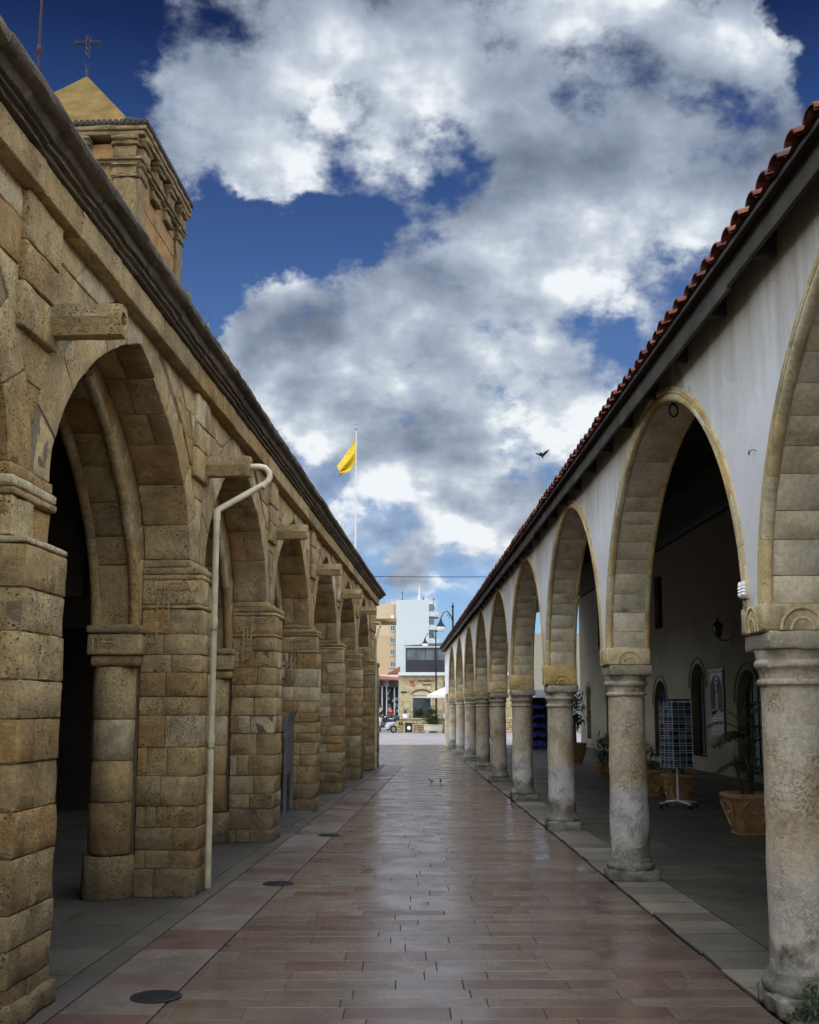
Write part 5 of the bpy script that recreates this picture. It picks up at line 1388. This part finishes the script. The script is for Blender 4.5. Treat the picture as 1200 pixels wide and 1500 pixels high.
#BL = cloud masses and gaps: azimuth, elevation, half widths (degrees), weight
BL = [(1.3,31.5,16.1,4.8,1.00),(-9.3,28.1,5.5,3.9,0.90),(15.8,30.2,6.2,3.6,1.10),(18.4,28.0,3.8,3.2,1.20),(9.7,25.1,9.4,4.9,0.90),(13.4,20.7,7.1,5.0,0.90),(6.3,18.4,6.8,5.8,0.75),(-2.3,20.1,4.9,2.9,1.00),(-0.9,16.4,3.9,2.4,0.80),(4.1,13.3,7.5,4.1,0.75),(-3.8,26.1,4.8,2.3,0.80),(-8.4,16.2,3.0,2.6,1.7),(-6.0,14.2,3.0,1.4,1.3),(2.3,10.1,12,2.6,0.62),(1,11.5,18,7,.5),(8,14,6,4,.4),(-3.0,9.0,5,2,.35),(10.5,16.2,5.3,4.1,0.60),(2.4,27.4,3.6,2.0,-0.75),(-4.5,28.4,1.9,2.0,-0.90),(-6.7,23.0,5.2,2.2,-0.75),(2.6,20.0,2.2,2.2,-0.80),(-19.2,30.8,5.6,5.5,-1.2),(14.7,33.2,2.6,1.6,-1.1),(22.2,30.8,2.6,3.3,-1.2),(-11.4,22.4,3.8,4.2,-0.8),(-5.0,16.6,2.0,1.6,-0.70),(-0.9,23.4,2.2,1.3,-0.50),(0.6,4.6,14.0,1.8,-0.35)]
def cover(az_, el_):
    tot = None
    for (a, e, ra, re, wgt) in BL:
        dx = W.math('MULTIPLY', W.math('SUBTRACT', az_, a), 1/ra); dy = W.math('MULTIPLY', W.math('SUBTRACT', el_, e), 1/re)
        d2 = W.math('MULTIPLY_ADD', dx, dx, W.math('MULTIPLY', dy, dy))
        v = W.mr(d2, 2.2, 0, 0, abs(wgt), True)
        if wgt < 0: v = W.math('MULTIPLY', v, -1.0)
        tot = v if tot is None else W.math('ADD', tot, v)
    return tot
cov = W.math('MINIMUM', cover(azw, elw), .80)
outside = W.mr(W.math('ABSOLUTE', az), 26, 45); high = W.mr(el, 38, 50); away = W.math('MAXIMUM', outside, high)
cov = W.math('ADD', cov, W.math('MULTIPLY', away, .65))
n1 = fbm(6.0, P, 13, .60, .0); n1b = fbm(6.0, P, 5, .5, .0, (.012, .05, 0)); n1c = fbm(6.0, P, 5, .5, .0)
nf = fbm(15.0, P, 8, .6, .3, (2, 1, 0))
dens = W.math('MULTIPLY_ADD', W.math('SUBTRACT', n1, .5), 4.6, cov)
dens = W.math('MULTIPLY_ADD', W.math('SUBTRACT', nf, .5), .5, dens)
alpha = W.mr(dens, .10, .75, 0, 1, True)
veil = W.math('MULTIPLY', W.math('MULTIPLY', W.mr(el, 4, 8), W.mr(el, 19, 12)), W.mr(fbm(4.5, W.scale(P, .6, 1.6, 1), 8, .55, .5, (1, 5, 0)), .38, .62, .05, .62, True))
alpha = W.math('MAXIMUM', alpha, veil)
relief = W.math('SUBTRACT', W.math('MULTIPLY_ADD', W.math('SUBTRACT', n1, n1c), .9, n1c), n1b)                      # bulges: brighter on the side turned to the sun
core = W.mr(dens, .35, 1.7, 0, 1, True)                  # thick middles hang grey, thin edges shine
big = W.mr(fbm(2.4, P, 8, .52, .3, (3.1, .6, 0)), .38, .62, 0, 1, True)
shade = W.math('ADD', W.math('MULTIPLY', core, .34), W.math('MULTIPLY', big, .30))
br = W.math('MULTIPLY_ADD', relief, 3.4, W.math('SUBTRACT', .90, shade))
br = W.math('ADD', br, W.mr(el, 30, 14, -.16, .02))
ccol = W.ramp(br, [(0.0, (.15,.185,.255)), (.28, (.225,.27,.355)), (.50, (.315,.37,.465)), (.70, (.42,.48,.575)), (.86, (.57,.63,.70)), (1.0, (.82,.86,.89))])
bg2 = W.n('ShaderNodeBackground'); W.l(ccol, bg2.inputs[0])
# unseen clouds overhead and behind the viewer are boosted to light the walls
W.l(W.mr(away, 0, 1, .66, 3.8), bg2.inputs[1])
mx = W.n('ShaderNodeMixShader'); W.l(alpha, mx.inputs[0]); W.l(bg1.outputs[0], mx.inputs[1]); W.l(bg2.outputs[0], mx.inputs[2]); W.l(mx.outputs[0], out.inputs[0])
w.cycles.sampling_method = 'MANUAL'; w.cycles.sample_map_resolution = 512

sl = bpy.data.lights.new('sun', 'SUN'); sl.energy = 1.0; sl.angle = math.radians(22); sl.color = (1, .93, .82)
so = bpy.data.objects.new('sun', sl); C.objects.link(so)
e_, a_ = math.radians(SUN_EL), math.radians(SUN_AZ)
d = Vector((math.sin(a_)*math.cos(e_), math.cos(a_)*math.cos(e_), math.sin(e_)))
so.rotation_euler = d.to_track_quat('Z', 'Y').to_euler()

cd = bpy.data.cameras.new('camera'); cam = bpy.data.objects.new('camera', cd); C.objects.link(cam)
cam.location = (0, 0, 1.6); cam.rotation_euler = (PI/2+math.atan(237/1650), 0, -math.radians(.567))
cd.sensor_fit = 'HORIZONTAL'; cd.sensor_width = 36; cd.lens = 49.5; cd.shift_y = 50/1200; cd.clip_start = .05; cd.clip_end = 3000
sc = bpy.context.scene; sc.camera = cam
sc.view_settings.view_transform = 'Standard'; sc.view_settings.look = 'None'; sc.view_settings.exposure = 0.7; sc.view_settings.gamma = 1
sc.cycles.max_bounces = 7; sc.cycles.diffuse_bounces = 4; sc.cycles.use_denoising = True
